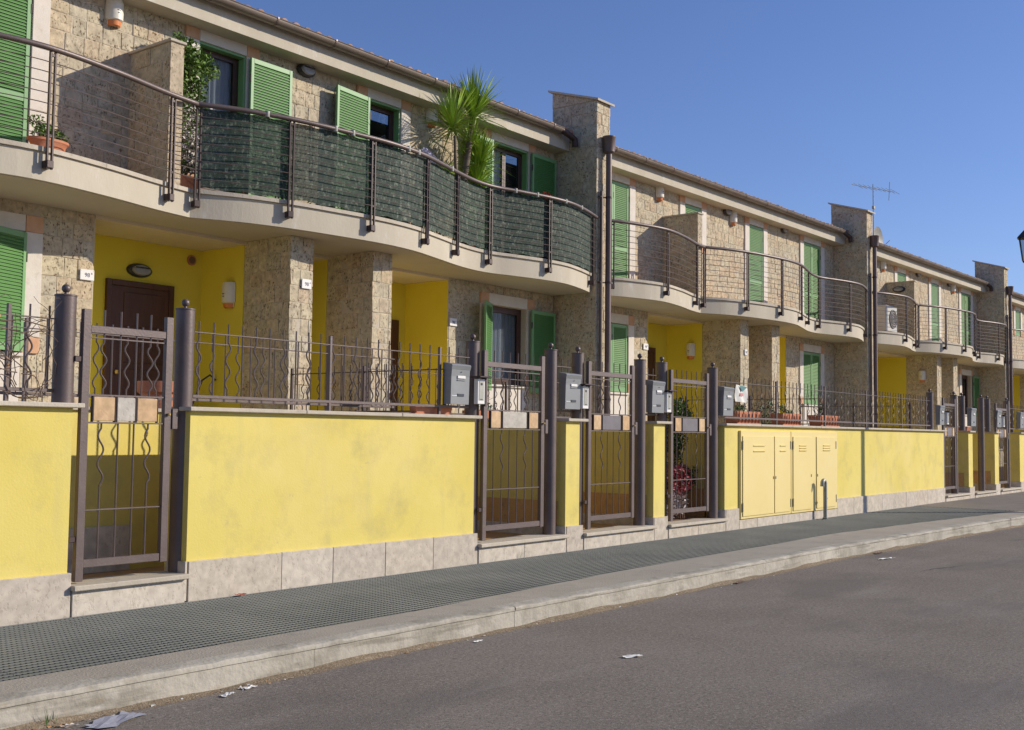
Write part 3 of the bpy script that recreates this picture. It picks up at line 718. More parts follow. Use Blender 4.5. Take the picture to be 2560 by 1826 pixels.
# ================================================================== UTILITY CABINETS
def cabinet(label, x0, x1, doors, z0=.125, z1=1.325):
    t = thing('utility_cabinet', label, 'cabinet', (x0, 6.93, z0), group='yellow metal utility cabinets'); O = t.location
    MB(O).cbox(x0, x1, 6.918, 6.96, z0, z1, .004).build('frame', 'yellow_metal', t)
    for (a, b, nl, side) in doors:
        d = MB(O).cbox(a, b, 6.906, 6.917, z0+.035, z1-.075, .003).build('door', 'yellow_metal', t)
        cx = (a+b)/2
        for k in range(nl):
            zz = z1-.20-k*(.075 if nl == 2 else .037)
            lm = MB(O); lm.add([(cx-.13*(b-a)/.75, 6.9055, zz), (cx+.13*(b-a)/.75, 6.9055, zz), (cx+.13*(b-a)/.75, 6.892, zz-.006), (cx-.13*(b-a)/.75, 6.892, zz-.006), (cx+.13*(b-a)/.75, 6.9055, zz-.024), (cx-.13*(b-a)/.75, 6.9055, zz-.024)], [(0, 1, 2, 3), (3, 2, 4, 5), (0, 3, 5), (1, 4, 2)])
            lm.build('louvre', 'yellow_metal', d)
        hx = a-.012 if side == 'l' else b+.002
        for zz in (z0+.1, z1-.26): MB(O).cbox(hx, hx+.012, 6.898, 6.912, zz, zz+.12, .002).build('hinge', 'zinc', d)
        kx = b-.03 if side == 'l' else a+.02
        MB(O).cbox(kx, kx+.014, 6.898, 6.905, z0+.52, z0+.56, .002).build('lock', 'zinc', d)
cabinet('left yellow utility cabinet with one wide and one narrow door', 13.93, 15.545, [(13.97, 14.95, 2, 'l'), (14.975, 15.50, 2, 'r')])
cabinet('right yellow utility cabinet with two equal doors behind the vent pipe', 15.56, 17.31, [(15.61, 16.28, 3, 'l'), (16.47, 17.22, 3, 'r')])
o = MB((16.53, 6.80, 0)); o.tube([(16.53, 6.80, -.03), (16.53, 6.80, .30), (16.53, 6.80, .535)]+[(16.475+.055*math.cos(a), 6.80, .535+.055*math.sin(a)) for a in [i*math.pi/8 for i in range(9)]]+[(16.42, 6.80, .50)], .03, 12)
t = thing('vent_pipe', 'grey swan-neck vent pipe rising from the pavement before the cabinets', 'pipe', (16.53, 6.80, 0))
o.build('tube', 'zinc', t)
MB(t.location).lathe(16.53, 6.80, [(.031, 0), (.042, .002), (.042, .02), (.031, .03)], 14).build('base_collar', 'zinc', t)
MB(t.location).cbox(16.555, 16.60, 6.785, 6.815, .30, .325, .003).build('tap', 'zinc', t)

# ================================================================== HOUSES
ZF, ZS = 3.85, 3.54       # balcony floor, soffit
PROF = [(0, -.75), (.4, -.92), (1.2, -1.08), (2.0, -.97), (2.7, -.79), (3.2, -.70), (3.7, -.95), (4.3, -1.12), (5, -1.22), (5.6, -1.27), (6.2, -1.22),
        (6.8, -1.06), (7.5, -.86), (7.95, -.785), (8.3, -.80), (8.7, -.90), (9.3, -1.02), (9.8, -1.03), (10.35, -.91), (10.88, -.745)]
def catmull(P, n=6):
    out = []
    for i in range(len(P)-1):
        p0 = P[max(i-1, 0)]; p1 = P[i]; p2 = P[i+1]; p3 = P[min(i+2, len(P)-1)]
        for k in range(n):
            t = k/n
            out.append(tuple(.5*((2*p1[a])+(-p0[a]+p2[a])*t+(2*p0[a]-5*p1[a]+4*p2[a]-p3[a])*t*t+(-p0[a]+3*p1[a]-3*p2[a]+p3[a])*t**3) for a in (0, 1)))
    out.append(P[-1]); return out
CURVE = catmull(PROF[:6])[:-1]+catmull(PROF[5:])
def edge_path(X0, off=0., s0=-1, s1=99):
    pts = [(X0+s, 10.85+v) for s, v in CURVE if s0 <= s <= s1]; out = []
    for i, p in enumerate(pts):
        a = pts[max(i-1, 0)]; b = pts[min(i+1, len(pts)-1)]; dx, dy = b[0]-a[0], b[1]-a[1]; l = math.hypot(dx, dy)
        out.append((p[0]+dy/l*off, p[1]-dx/l*off))
    return out
def edge_at(X0, s, off=0.):
    best = min(range(len(CURVE)), key=lambda i: abs(CURVE[i][0]-s)); i = min(max(best, 1), len(CURVE)-2)
    (a, av), (b, bv) = CURVE[i-1], CURVE[i+1]; dx, dy = b-a, bv-av; l = math.hypot(dx, dy); nx, ny = dy/l, -dx/l
    # interpolate
    for (p, pv), (q, qv) in zip(CURVE[:-1], CURVE[1:]):
        if p <= s <= q: v = pv+(qv-pv)*(s-p)/(q-p); break
    else: v = CURVE[-1][1]
    return (X0+s+nx*off, 10.85+v+ny*off), math.atan2(ny, nx)

SLATS = {}
def shutter(parent, off, x0, x1, z0, z1, y, mode='flat', hinge='r', ang=0, name='shutter', mid=True):
    """one louvred leaf; local frame then placed; y = front plane"""
    w_ = x1-x0; f = MB(); t_ = .035
    st = .045
    f.cbox(0, st, -t_, 0, 0, z1-z0, .003); f.cbox(w_-st, w_, -t_, 0, 0, z1-z0, .003)
    f.cbox(st, w_-st, -t_+.002, -.002, 0, .08, .003); f.cbox(st, w_-st, -t_+.002, -.002, z1-z0-.06, z1-z0, .003)
    zm = None
    if mid and z1-z0 > 1.5:
        zm = (z1-z0)*.36; f.cbox(st, w_-st, -t_+.002, -.002, zm, zm+.08, .003)
    loc = (x0-off[0], y-off[1], z0-off[2])
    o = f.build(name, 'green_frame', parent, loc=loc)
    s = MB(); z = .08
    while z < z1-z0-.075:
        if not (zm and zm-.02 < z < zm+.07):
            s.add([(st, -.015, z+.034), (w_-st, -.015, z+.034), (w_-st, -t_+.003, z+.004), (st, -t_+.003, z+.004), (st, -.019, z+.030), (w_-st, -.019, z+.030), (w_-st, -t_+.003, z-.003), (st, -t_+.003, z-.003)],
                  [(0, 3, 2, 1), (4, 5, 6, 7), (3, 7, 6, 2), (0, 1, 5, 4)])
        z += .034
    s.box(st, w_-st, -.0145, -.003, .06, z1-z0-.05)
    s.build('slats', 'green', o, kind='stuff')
    if hinge == 'r': pass
    if ang:
        # rotate about hinge edge
        if hinge == 'l': o.rotation_euler = (0, 0, ang)
        else:
            o.location = (x1-off[0]-math.cos(ang)*w_, y-off[1]-math.sin(ang)*w_, z0-off[2]); o.rotation_euler = (0, 0, ang)
    for zz in (.25, z1-z0-.25):
        hx = -.008 if hinge == 'l' else w_-.004
        MB().box(hx, hx+.012, -t_-.006, -t_+.012, zz-.05, zz+.05).build('hinge', 'iron_dark', o)
    return o
def window(parent, off, x0, x1, z0, z1, y=10.96, curtain='full', leaves=2):
    f = MB(off); a = .05
    f.cbox(x0, x0+a, y, y+.05, z0, z1, .004); f.cbox(x1-a, x1, y, y+.05, z0, z1, .004)
    f.cbox(x0+a, x1-a, y, y+.05, z1-a, z1, .004); f.cbox(x0+a, x1-a, y, y+.05, z0, z0+a, .004)
    o = f.build('window', 'winwood', parent)
    n = leaves; L_ = (x1-x0-2*a)/n
    for i in range(n):
        p, q = x0+a+i*L_, x0+a+(i+1)*L_; s = MB(off); b = .045
        s.cbox(p, p+b, y+.004, y+.046, z0+a, z1-a, .003); s.cbox(q-b, q, y+.004, y+.046, z0+a, z1-a, .003)
        s.cbox(p+b, q-b, y+.004, y+.046, z1-a-b, z1-a, .003); s.cbox(p+b, q-b, y+.004, y+.046, z0+a, z0+a+b, .003)
        s.build('sash', 'winwood', o)
        MB(off).box(p+b, q-b, y+.02, y+.026, z0+a+b, z1-a-b).build('pane', 'glass', o)
    if curtain:
        c = MB(off); xa, xb = (x0+a, x1-a) if curtain == 'full' else (x0+a, x0+a+(x1-x0)*.5); n = 40; vs = []; fs = []
        for i in range(n+1):
            xx = xa+(xb-xa)*i/n; yy = y+.075+.014*math.sin(i*1.1)+.006*math.sin(i*2.7)
            vs += [(xx, yy, z0+.05), (xx, yy, z1-.05)]
        for i in range(n): fs.append((2*i, 2*i+2, 2*i+3, 2*i+1))
        c.add(vs, fs).build('curtain', 'curtain', o, smooth=True)
    return o
def surround(parent, off, x0, x1, z0, z1, jl=True, jr=True, jw=.19, lintel=True, lh=.18, bottom=True, wt=None):
    """cream jambs, lintel and terracotta corner blocks, proud of the wall"""
    ya, yb = 10.832, 10.95
    ex = []
    if lintel:
        MB(off).cbox(x0+.002, x1-.002, ya-.004, yb, z1+.001, z1+lh, .004).build('lintel', 'cream', parent)
    ex.append((x0-jw, x1+jw, z1, z1+lh))
    for ok, a, b in ((jl, x0-jw, x0), (jr, x1, x1+jw)):
        if not ok: continue
        MB(off).cbox(a+.002, b-.002, ya-.006, yb, z1+.001, z1+lh, .004).build('corner_block', 'terracotta_tile', parent)
        zz = z0+(lh if bottom else 0)
        n = max(1, round((z1-zz)/.75))
        for i in range(n):
            MB(off).cbox(a+.002, b-.002, ya-.003, yb, zz+(z1-zz)*i/n+.001, zz+(z1-zz)*(i+1)/n-.001, .003).build('jamb_stone', 'cream', parent)
        if bottom:
            MB(off).cbox(a+.002, b-.002, ya-.006, yb, z0+.001, z0+lh-.001, .004).build('corner_block', 'terracotta_tile', parent)
        ex.append((a, b, z0, z1+lh))
    return ex

def house(name_lb, fr, X0, X1, up, low, porch, stones=True, limit=300, n_tiles=True, xleft=None, part_x=None, detail=True, apron=(), screen=False):
    """X0..X1 facade extent between the party walls"""
    t = thing('terraced_house', name_lb, 'house', (15, 10.85, 0), fr.a, group=None); off = OFF
    S = StoneSet(fr, off, limit)
    # upper wall
    ZT = 6.05
    ops = [(o[0], o[1], ZF if o[4] == 'door' else o[2], o[3]) for o in up]
    u = MB(off); wall_cells(u, X0, X1, ZS+.3, ZT+.15, 10.862, 11.08, ops); uw = u.build('upper_wall', 'mortar', t)
    ex = []
    for o in up:
        ex.append((o[0], o[1], o[2], o[3]))
        ex += surround(t, off, o[0], o[1], o[2], o[3], jl=o[5], jr=o[6], bottom=o[4] != 'door', lh=.17)
    S.face(uw, 'y', stone_rects(X0+.01, X1-.01, ZF+.01, ZT, ex), 10.862)
    # lower wall
    pl, pc1, pc2, pr = porch      # recess left edge, column 1 left, column 2 left, recess right edge
    lops = [(o[0], o[1], o[2], o[3]) for o in low]
    for k, (a, b) in enumerate(((X0, pl), (pr, X1))):
        l_ = MB(off); wall_cells(l_, a, b, .9, ZS-.002, 10.862, 11.08, [o for o in lops if a < o[0] < b]); lw = l_.build('lower_wall', 'mortar', t)
        ex = []
        for o in low:
            if a-.3 < o[0] < b+.3:
                ex.append((o[0], o[1], o[2], o[3]))
                ex += surround(t, off, o[0], o[1], o[2]-.0, o[3], jl=o[5], jr=o[6], bottom=True, lh=.17)
                MB(off).cbox(o[0]-.02, o[1]+.02, 10.80, 11.0, o[2]-.035, o[2], .004).build('window_sill', 'cream', t)
                MB(off).cbox(o[0]+.002, o[1]-.002, 10.84, 10.86, 1.0, o[2]-.037, .004).build('apron_panel', 'cream', t)
                ex.append((o[0], o[1], 1.0, o[2]))
                ex.append((o[0]-.2, o[1]+.2, 1.0, 1.001))
        S.face(lw, 'y', stone_rects(a+.01, b-.01, 1.25, ZS-.005, ex, h=.19), 10.862)
    # porch
    YB = 11.73
    p = MB(off)
    p.box(pl-.2, pr+.2, YB, YB+.15, .9, ZS-.045)
    p.box(pl-.2, pl-.001, 11.081, YB-.001, .9, ZS-.045); p.box(pr+.001, pr+.2, 11.081, YB-.001, .9, ZS-.045)
    p.box(pc1+.002, pc1+.358, 10.90, YB-.001, .9, ZS-.045); p.box(pc2+.002, pc2+.358, 10.90, YB-.001, .9, ZS-.045)
    p.build('porch_wall', 'yellow_porch', t)
    MB(off).box(pl+.001, pr-.001, 10.852, YB+.1, ZS-.044, ZS-.004).build('porch_ceiling', 'ceiling', t)
    # stone jamb sides of the facade at the recess (lit edge)
    MB(off).box(pl-.001, pl+.002, 10.863, 11.0805, .9, ZS-.046).build('porch_reveal', 'yellow_porch', t); MB(off).box(pr-.002, pr+.001, 10.863, 11.0805, .9, ZS-.046).build('porch_reveal', 'yellow_porch', t)
    for c in (pc1, pc2):
        k = MB(off).box(c+.012, c+.348, 10.06, 10.898, .9, ZS-.001).build('column', 'mortar', t)
        S.face(k, 'x', stone_rects(10.05, 10.895, 1.2, ZS-.005, h=.19), c+.012)
        S.face(k, 'y', stone_rects(c+.0, c+.36, 1.2, ZS-.005, h=.19, wmin=.11, wmax=.2), 10.06)
        S.face(k, 'X', stone_rects(10.05, 10.895, 1.2, ZS-.005, h=.19), c+.348)
    # front door in first recess
    dx = pl+.75
    d = MB(off).cbox(dx, dx+.78, YB-.03, YB-.005, .9, 2.93, .004).build('front_door', 'wood', t)
    for (za, zb_) in ((1.0, 1.45), (1.53, 1.95), (2.03, 2.40), (2.46, 2.86)):
        MB(off).cbox(dx+.16, dx+.70, YB-.042, YB-.031, za, zb_, .006).build('door_panel', 'wood', d)
    MB(off).cbox(dx-.07, dx-.001, YB-.045, YB-.001, .9, 3.0, .004).build('door_frame', 'wood', d)
    MB(off).cbox(dx+.781, dx+.85, YB-.045, YB-.001, .9, 3.0, .004).build('door_frame', 'wood', d)
    MB(off).cbox(dx-.001, dx+.781, YB-.045, YB-.001, 2.931, 3.0, .004).build('door_frame', 'wood', d)
    MB(off).lathe(dx+.08, YB-.06, [(.0001, 1.88), (.022, 1.89), (.022, 1.93), (.0001, 1.94)], 12).build('door_knob', 'brass', d)
    # second door far right of the second recess
    d = MB(off).cbox(pc2+1.40, pc2+2.22, YB-.03, YB-.005, .9, 2.93, .004).build('front_door', 'wood', t)
    for (za, zb_) in ((1.0, 1.45), (1.53, 1.95), (2.03, 2.40), (2.46, 2.86)):
        MB(off).cbox(pc2+1.55, pc2+2.08, YB-.042, YB-.031, za, zb_, .006).build('door_panel', 'wood', d)
    # rooms (dark interiors)
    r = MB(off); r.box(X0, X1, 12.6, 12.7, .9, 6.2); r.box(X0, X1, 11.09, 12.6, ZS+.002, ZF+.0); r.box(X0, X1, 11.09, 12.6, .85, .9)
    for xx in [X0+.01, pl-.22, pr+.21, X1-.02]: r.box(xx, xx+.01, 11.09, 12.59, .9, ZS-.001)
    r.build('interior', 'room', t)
    # balcony slab
    fp = edge_path(X0); fb = [(x_, 10.862) for x_, _ in fp]
    MB(off).strip(fp, fb, ZS, ZF-.045).build('balcony_slab', 'concrete', t)
    # thin recessed soffit skin
    fp2 = edge_path(X0, -.04)
    MB(off).strip(fp2, [(x_, 10.861) for x_, _ in fp2], ZS-.004, ZS-.001).build('balcony_soffit', 'soffit', t)
    # coping pieces along the balcony edge
    cp = edge_path(X0, .028); ci = edge_path(X0, -.24); n = len(cp); k = 0; seg = 9
    while k < n-1:
        e = min(k+seg, n-1)
        if n-1-e < 3: e = n-1
        A = cp[k:e+1]; B = ci[k:e+1]
        A[0] = (A[0][0]+.0015, A[0][1]); A[-1] = (A[-1][0]-.0015, A[-1][1])
        MB(off).strip(A, B, ZF-.043, ZF).build('balcony_coping', 'cap', t); k = e
    MB(off).strip(edge_path(X0, -.243), [(x_, 10.861) for x_, _ in fp], ZF-.044, ZF-.004).build('balcony_floor', 'terracotta_tile', t)
    # partition wall on the balcony
    px = part_x
    if px:
        w_ = .17
        k = MB(off).box(px+.012, px+w_-.012, 10.12, 10.86, ZF, 5.38).build('partition_wall', 'mortar', t)
        S.face(k, 'x', stone_rects(10.11, 10.845, ZF+.005, 5.38, h=.19), px+.012)
        S.face(k, 'X', stone_rects(10.11, 10.845, ZF+.005, 5.38, h=.19), px+w_-.012)
        MB(off).cbox(px, px+w_, 10.10, 10.119, ZF+.001, 5.379, .003).build('partition_edge_stone', 'stone', k)
        MB(off).cbox(px-.02, px+w_+.02, 10.08, 10.86, 5.38, 5.41, .005).build('partition_cap', 'cap', k)
    # eaves beam, gutter
    e = MB(off); P = [(10.862, 5.93), (10.56, 5.93), (10.56, 6.17), (10.862, 6.19)]; n = 4
    e.add([(X0, y, z) for y, z in P]+[(X1, y, z) for y, z in P], [(0, 1, 2, 3), (7, 6, 5, 4)]+[(i, n+i, n+(i+1) % n, (i+1) % n) for i in range(n)])
    e.build('eaves_beam', 'concrete', t)
    gy, gz, gr = 10.46, 6.205, .075; n = 12
    g = MB(off); vs = []; fs = []
    for x_ in (X0+.0, X1-.38):
        for rr_ in (gr, gr-.006):
            for k in range(n+1):
                a = math.pi+math.pi*k/n; vs.append((x_, gy+rr_*math.cos(a), gz+rr_*math.sin(a)))
    m_ = n+1
    for k in range(n):
        fs += [(k, k+1, 2*m_+k+1, 2*m_+k)[::-1], (m_+k, m_+k+1, 3*m_+k+1, 3*m_+k)]
        fs += [(k, k+1, m_+k+1, m_+k), (2*m_+k, 2*m_+k+1, 3*m_+k+1, 3*m_+k)[::-1]]
    fs += [(0, m_, 3*m_, 2*m_), (n, m_+n, 3*m_+n, 2*m_+n)[::-1]]
    gt = g.add(vs, fs).build('gutter', 'copper', t, smooth=True)
    b = MB(off); b.tube([(X0, gy-gr, gz+.002), (X1-.38, gy-gr, gz+.002)], .008, 6)
    b.build('gutter_lip', 'copper', gt)
    x_ = X0+.75
    while x_ < X1-.5:
        b = MB(off); vs = []; n2 = 10
        for xx in (x_-.012, x_+.012):
            for k in range(n2+1):
                a = math.pi+math.pi*k/n2; vs.append((xx, gy+(gr+.004)*math.cos(a), gz+(gr+.004)*math.sin(a)))
        b.add(vs, [(k, k+1, n2+2+k, n2+1+k)[::-1] for k in range(n2)])
        b.box(x_-.012, x_+.012, gy-gr-.01, gy-gr+.002, gz-.01, gz+.012)
        b.build('gutter_bracket', 'pipe', gt); x_ += .95
    # gutter outlet elbow on the party wall
    xo = X1-.40
    b = MB(off); b.tube([(xo, gy-.02, gz-.02), (xo+.2, gy-.04, gz-.07), (xo+.32, gy-.06, gz-.12), (xo+.34, gy-.06, gz-.24)], .052, 12); b.build('outlet_elbow', 'iron_dark', gt)
    # roof with tiles
    rs = .30
    rf = MB(off); P = [(10.50, 6.235), (13.4, 6.235+2.9*rs), (13.4, 6.17+2.9*rs), (10.50, 6.205)]; n = 4
    P = [(10.50, 6.208), (10.50, 6.19), (12.75, 6.15+2.2*rs), (12.75, 6.208+2.25*rs)]
    rf.add([(X0, y, z) for y, z in P]+[(X1, y, z) for y, z in P], [(0, 1, 2, 3), (7, 6, 5, 4)]+[(i, n+i, n+(i+1) % n, (i+1) % n) for i in range(n)])
    ro = rf.build('roof', 'tile', t)
    tm = MB(); nn = 6; r1 = .062
    for j in range(6):
        y0_, y1_ = -.05+j*.38, -.05+(j+1)*.38+.05; zb_ = j*.0
        vs = []
        for (yy, rr2, dz) in ((y0_, r1, .012), (y1_, r1*.86, -.004)):
            for k in range(nn+1):
                a = math.pi*k/nn; vs.append((rr2*math.cos(a), yy, yy*rs+dz+rr2*.85*math.sin(a)))
        fs_ = [(k, k+1, nn+2+k, nn+1+k) for k in range(nn)]
        fs_.append(tuple(range(nn+1)))
        tm.add(vs, fs_)
    tme = tm.mesh('roof_tile', 'tile', smooth=False)
    x_ = X0+.08
    while x_ < X1-.05:
        newobj('roof_tile', tme, ro, (x_-off[0], 10.50-off[1]+rnd.uniform(-.015, .015), 6.212+rnd.uniform(-.006, .006))); x_ += .185
    S.finish()
    return t

# ---- unit 1
up1 = [(4.85, 5.82, 3.85, 5.80, 'door', True, True), (7.86, 8.55, 4.05, 5.80, 'win', True, True), (10.60, 11.27, 3.85, 5.80, 'door', True, True), (13.29, 14.25, 3.85, 5.80, 'door', True, True)]
low1 = [(4.85, 5.83, 2.0, 3.235, 'win', True, True), (13.28, 14.26, 2.0, 3.235, 'win', True, True)]
h1 = house('nearest terraced house block with a net-screened wavy balcony and open green shutters', F1, 4.10, 15.0, up1, low1, (6.62, 8.64, 9.99, 12.36), part_x=6.965)
shutter(h1, OFF, 4.87, 5.34, 3.87, 5.79, 10.88); shutter(h1, OFF, 5.35, 5.81, 3.87, 5.79, 10.88)
window(h1, OFF, 7.86, 8.55, 4.05, 5.80, curtain='full', leaves=1)
window(h1, OFF, 10.60, 11.27, 3.87, 5.80, curtain=None, leaves=1)
window(h1, OFF, 13.29, 14.25, 3.87, 5.80, curtain='half')
for (a, b) in ((7.86, 8.55), (10.60, 11.27), (13.29, 14.25)):   # green shutter frames lining the openings
    q = MB(OFF); q.cbox(a+.001, a+.03, 10.85, 10.955, 4.06, 5.77, .003); q.cbox(b-.03, b-.001, 10.85, 10.955, 4.06, 5.77, .003); q.cbox(a+.001, b-.001, 10.85, 10.955, 5.7705, 5.799, .003)
    q.build('shutter_frame', 'green_frame', h1)
shutter(h1, OFF, 8.57, 9.22, 3.9, 5.78, 10.80, hinge='l')
shutter(h1, OFF, 9.92, 10.59, 3.9, 5.78, 10.80, hinge='r', ang=R(6))
shutter(h1, OFF, 12.62, 13.27, 3.9, 5.78, 10.80, hinge='r')
shutter(h1, OFF, 14.27, 14.93, 3.9, 5.79, 10.80, hinge='l')
window(h1, OFF, 4.85, 5.83, 2.0, 3.235); window(h1, OFF, 13.28, 14.26, 2.0, 3.235, curtain='full', leaves=1)
shutter(h1, OFF, 5.35, 5.82, 2.01, 3.22, 10.83, hinge='r', ang=R(22)); shutter(h1, OFF, 4.88, 5.34, 2.01, 3.22, 10.83, hinge='l', ang=R(-4))
shutter(h1, OFF, 12.80, 13.28, 1.9, 3.23, 10.80, hinge='r', ang=R(28)); shutter(h1, OFF, 14.28, 14.92, 1.9, 3.23, 10.78, hinge='l')

def std(X, k):
    up = [(X+.82, X+1.82, 3.85, 5.80, 'door', False, True), (X+3.78, X+4.43, 4.9, 5.80, 'win', True, True), (X+6.46, X+7.12, 3.85, 5.80, 'door', True, True), (X+9.16, X+10.12, 3.85, 5.80, 'door', True, True)]
    low = [(X+.82, X+1.80, 2.0, 3.235, 'win', False, True), (X+9.12, X+10.08, 2.0, 3.235, 'win', True, True)]
    return up, low
def closed(h, x0, x1, z0, z1):
    m_ = (x0+x1)/2; shutter(h, OFF, x0+.01, m_-.003, z0, z1, 10.885); shutter(h, OFF, m_+.003, x1-.01, z0, z1, 10.885)
# ---- unit 2
X = 15.42; up2, low2 = std(X, 2)
h2 = house('middle terraced house block with bare wire balcony railing and all green shutters closed', F2, X, 26.32, up2, low2, (17.91, 19.99, 21.35, 23.67), part_x=18.42, limit=300)
for o in up2: closed(h2, o[0], o[1], o[2]+.01, o[3]-.01) if o[1]-o[0] > .8 else shutter(h2, OFF, o[0]+.01, o[1]-.01, o[2]+.01, o[3]-.01, 10.885)
for o in low2: closed(h2, o[0], o[1], o[2]+.01, o[3]-.01)
# ---- unit 3
X = 26.72; up3, low3 = std(X, 3)
h3 = house('third terraced house block with an air conditioner on its balcony', F2, X, 37.55, up3, low3, (28.95, 31.28, 32.64, 34.8), part_x=29.72, limit=0)
for o in up3: closed(h3, o[0], o[1], o[2]+.01, o[3]-.01) if o[1]-o[0] > .8 else shutter(h3, OFF, o[0]+.01, o[1]-.01, o[2]+.01, o[3]-.01, 10.885)
closed(h3, low3[0][0], low3[0][1], 2.01, 3.22); window(h3, OFF, low3[1][0], low3[1][1], 2.0, 3.23, curtain=None); shutter(h3, OFF, low3[1][1]+.02, low3[1][1]+.6, 1.98, 3.23, 10.80, hinge='l')
# ---- unit 4 (cut by the right edge)
X = 37.98; up4, low4 = std(X, 4)
h4 = house('farthest terraced house block, barely visible at the right picture edge', F2, X, 48.8, up4, low4, (40.4, 42.4, 43.7, 46.1), part_x=None, limit=0)
for o in up4: closed(h4, o[0], o[1], o[2]+.01, o[3]-.01) if o[1]-o[0] > .8 else shutter(h4, OFF, o[0]+.01, o[1]-.01, o[2]+.01, o[3]-.01, 10.885)
for o in low4: closed(h4, o[0], o[1], o[2]+.01, o[3]-.01)

# ---- party walls
def party(label, fr, x0, x1, limit, yf=10.02, yb=10.92):
    t = thing('party_wall', label, 'wall', fr.w(x0, yf), fr.a); off = (x0, yf, 0)
    # sloped-top core
    def core(xa, xb, ya, yb_, dz):
        z0_, zt = .9, lambda y: 6.70+(y-10.02)*.30+dz
        return MB(off).add([(xa, ya, z0_), (xb, ya, z0_), (xb, yb_, z0_), (xa, yb_, z0_), (xa, ya, zt(ya)), (xb, ya, zt(ya)), (xb, yb_, zt(yb_)), (xa, yb_, zt(yb_))],
                       [(0, 3, 2, 1), (4, 5, 6, 7), (0, 1, 5, 4), (1, 2, 6, 5), (2, 3, 7, 6), (3, 0, 4, 7)])
    c = core(x0+.012, x1-.012, yf+.012, yb, 0).build('core', 'mortar', t)
    class S2(StoneSet): pass
    S = S2(fr, off, limit)
    zt = lambda y: 6.70+(y-10.02)*.30
    S.face(c, 'y', stone_rects(x0, x1, 1.2, zt(yf)-.003, h=.19), yf+.012)
    S.face(c, 'X', stone_rects(yf, yb, 5.9, zt(yf)-.003, h=.19), x1-.012)
    S.face(c, 'x', stone_rects(yf, yb, 1.2, 6.70, h=.19), x0+.012)
    # wedge course under the cap
    for xa, xb in ((x0, x0+.02), (x1-.02, x1)):
        a = yf+.05
        m_ = MB(off); m_.add([(xa, a, 6.705), (xb, a, 6.705), (xb, yb, 6.705), (xa, yb, 6.705), (xa, a, zt(a)-.001), (xb, a, zt(a)-.001), (xb, yb, zt(yb)-.001), (xa, yb, zt(yb)-.001)],
             [(0, 3, 2, 1), (4, 5, 6, 7), (0, 1, 5, 4), (1, 2, 6, 5), (2, 3, 7, 6), (3, 0, 4, 7)]); m_.build('top_stone', 'stone', t)
    S.finish()
    a, b = yf-.05, yb+.06; q = MB(off)
    q.add([(x0-.05, a, zt(a)+.001), (x1+.05, a, zt(a)+.001), (x1+.05, b, zt(b)+.001), (x0-.05, b, zt(b)+.001), (x0-.05, a, zt(a)+.035), (x1+.05, a, zt(a)+.035), (x1+.05, b, zt(b)+.035), (x0-.05, b, zt(b)+.035)],
          [(0, 3, 2, 1), (4, 5, 6, 7), (0, 1, 5, 4), (1, 2, 6, 5), (2, 3, 7, 6), (3, 0, 4, 7)])
    q.build('cap_slab', 'cap', t)
party('stone party wall left of the nearest balcony, outside the left edge of the picture', F1, 3.70, 4.09, 0)
party('tall stone party wall between the nearest and the middle house blocks', F1, 15.01, 15.41, 300)
party('stone party wall between the middle and third house blocks, beside the aerial', F2, 26.33, 26.71, 0)
party('stone party wall at the far end of the third house block', F2, 37.56, 37.97, 0)
party('farthest stone party wall, peeping over the last roof at the right edge', F2, 48.81, 49.2, 0)

# ---- downpipes
def downpipe(label, fr, x, yf=9.93):
    t = thing('downpipe', label, 'pipe', fr.w(x, yf), fr.a, group='brown downpipes on the party walls'); off = (x, yf, 0)
    MB(off).lathe(x, yf, [(.058, 5.84), (.095, 5.87), (.105, 6.09), (.112, 6.10), (.112, 6.125), (.095, 6.125), (.09, 6.09)], 18).build('hopper', 'pipe', t)
    MB(off).tube([(x, yf, .96), (x, yf, 5.85)], .05, 16).build('main_pipe', 'pipe', t)
    MB(off).tube([(x-.145, yf+.045, .96), (x-.145, yf+.045, 5.2)], .026, 10).build('side_conduit', 'iron', t)
    for z in (1.8, 3.7, 5.1):
        MB(off).lathe(x, yf, [(.0501, z), (.058, z+.002), (.058, z+.03), (.0501, z+.032)], 16).build('pipe_clamp', 'iron_dark', t)
        MB(off).cbox(x-.19, x-.045, yf+.03, yf+.085, z+.004, z+.02, .003).build('clamp_arm', 'iron_dark', t)
downpipe('brown downpipe with round hopper on the nearest party wall', F1, 15.235)
downpipe('brown downpipe with hopper below the roof aerial', F2, 26.58)
downpipe('farthest brown downpipe near the right edge', F2, 37.84)

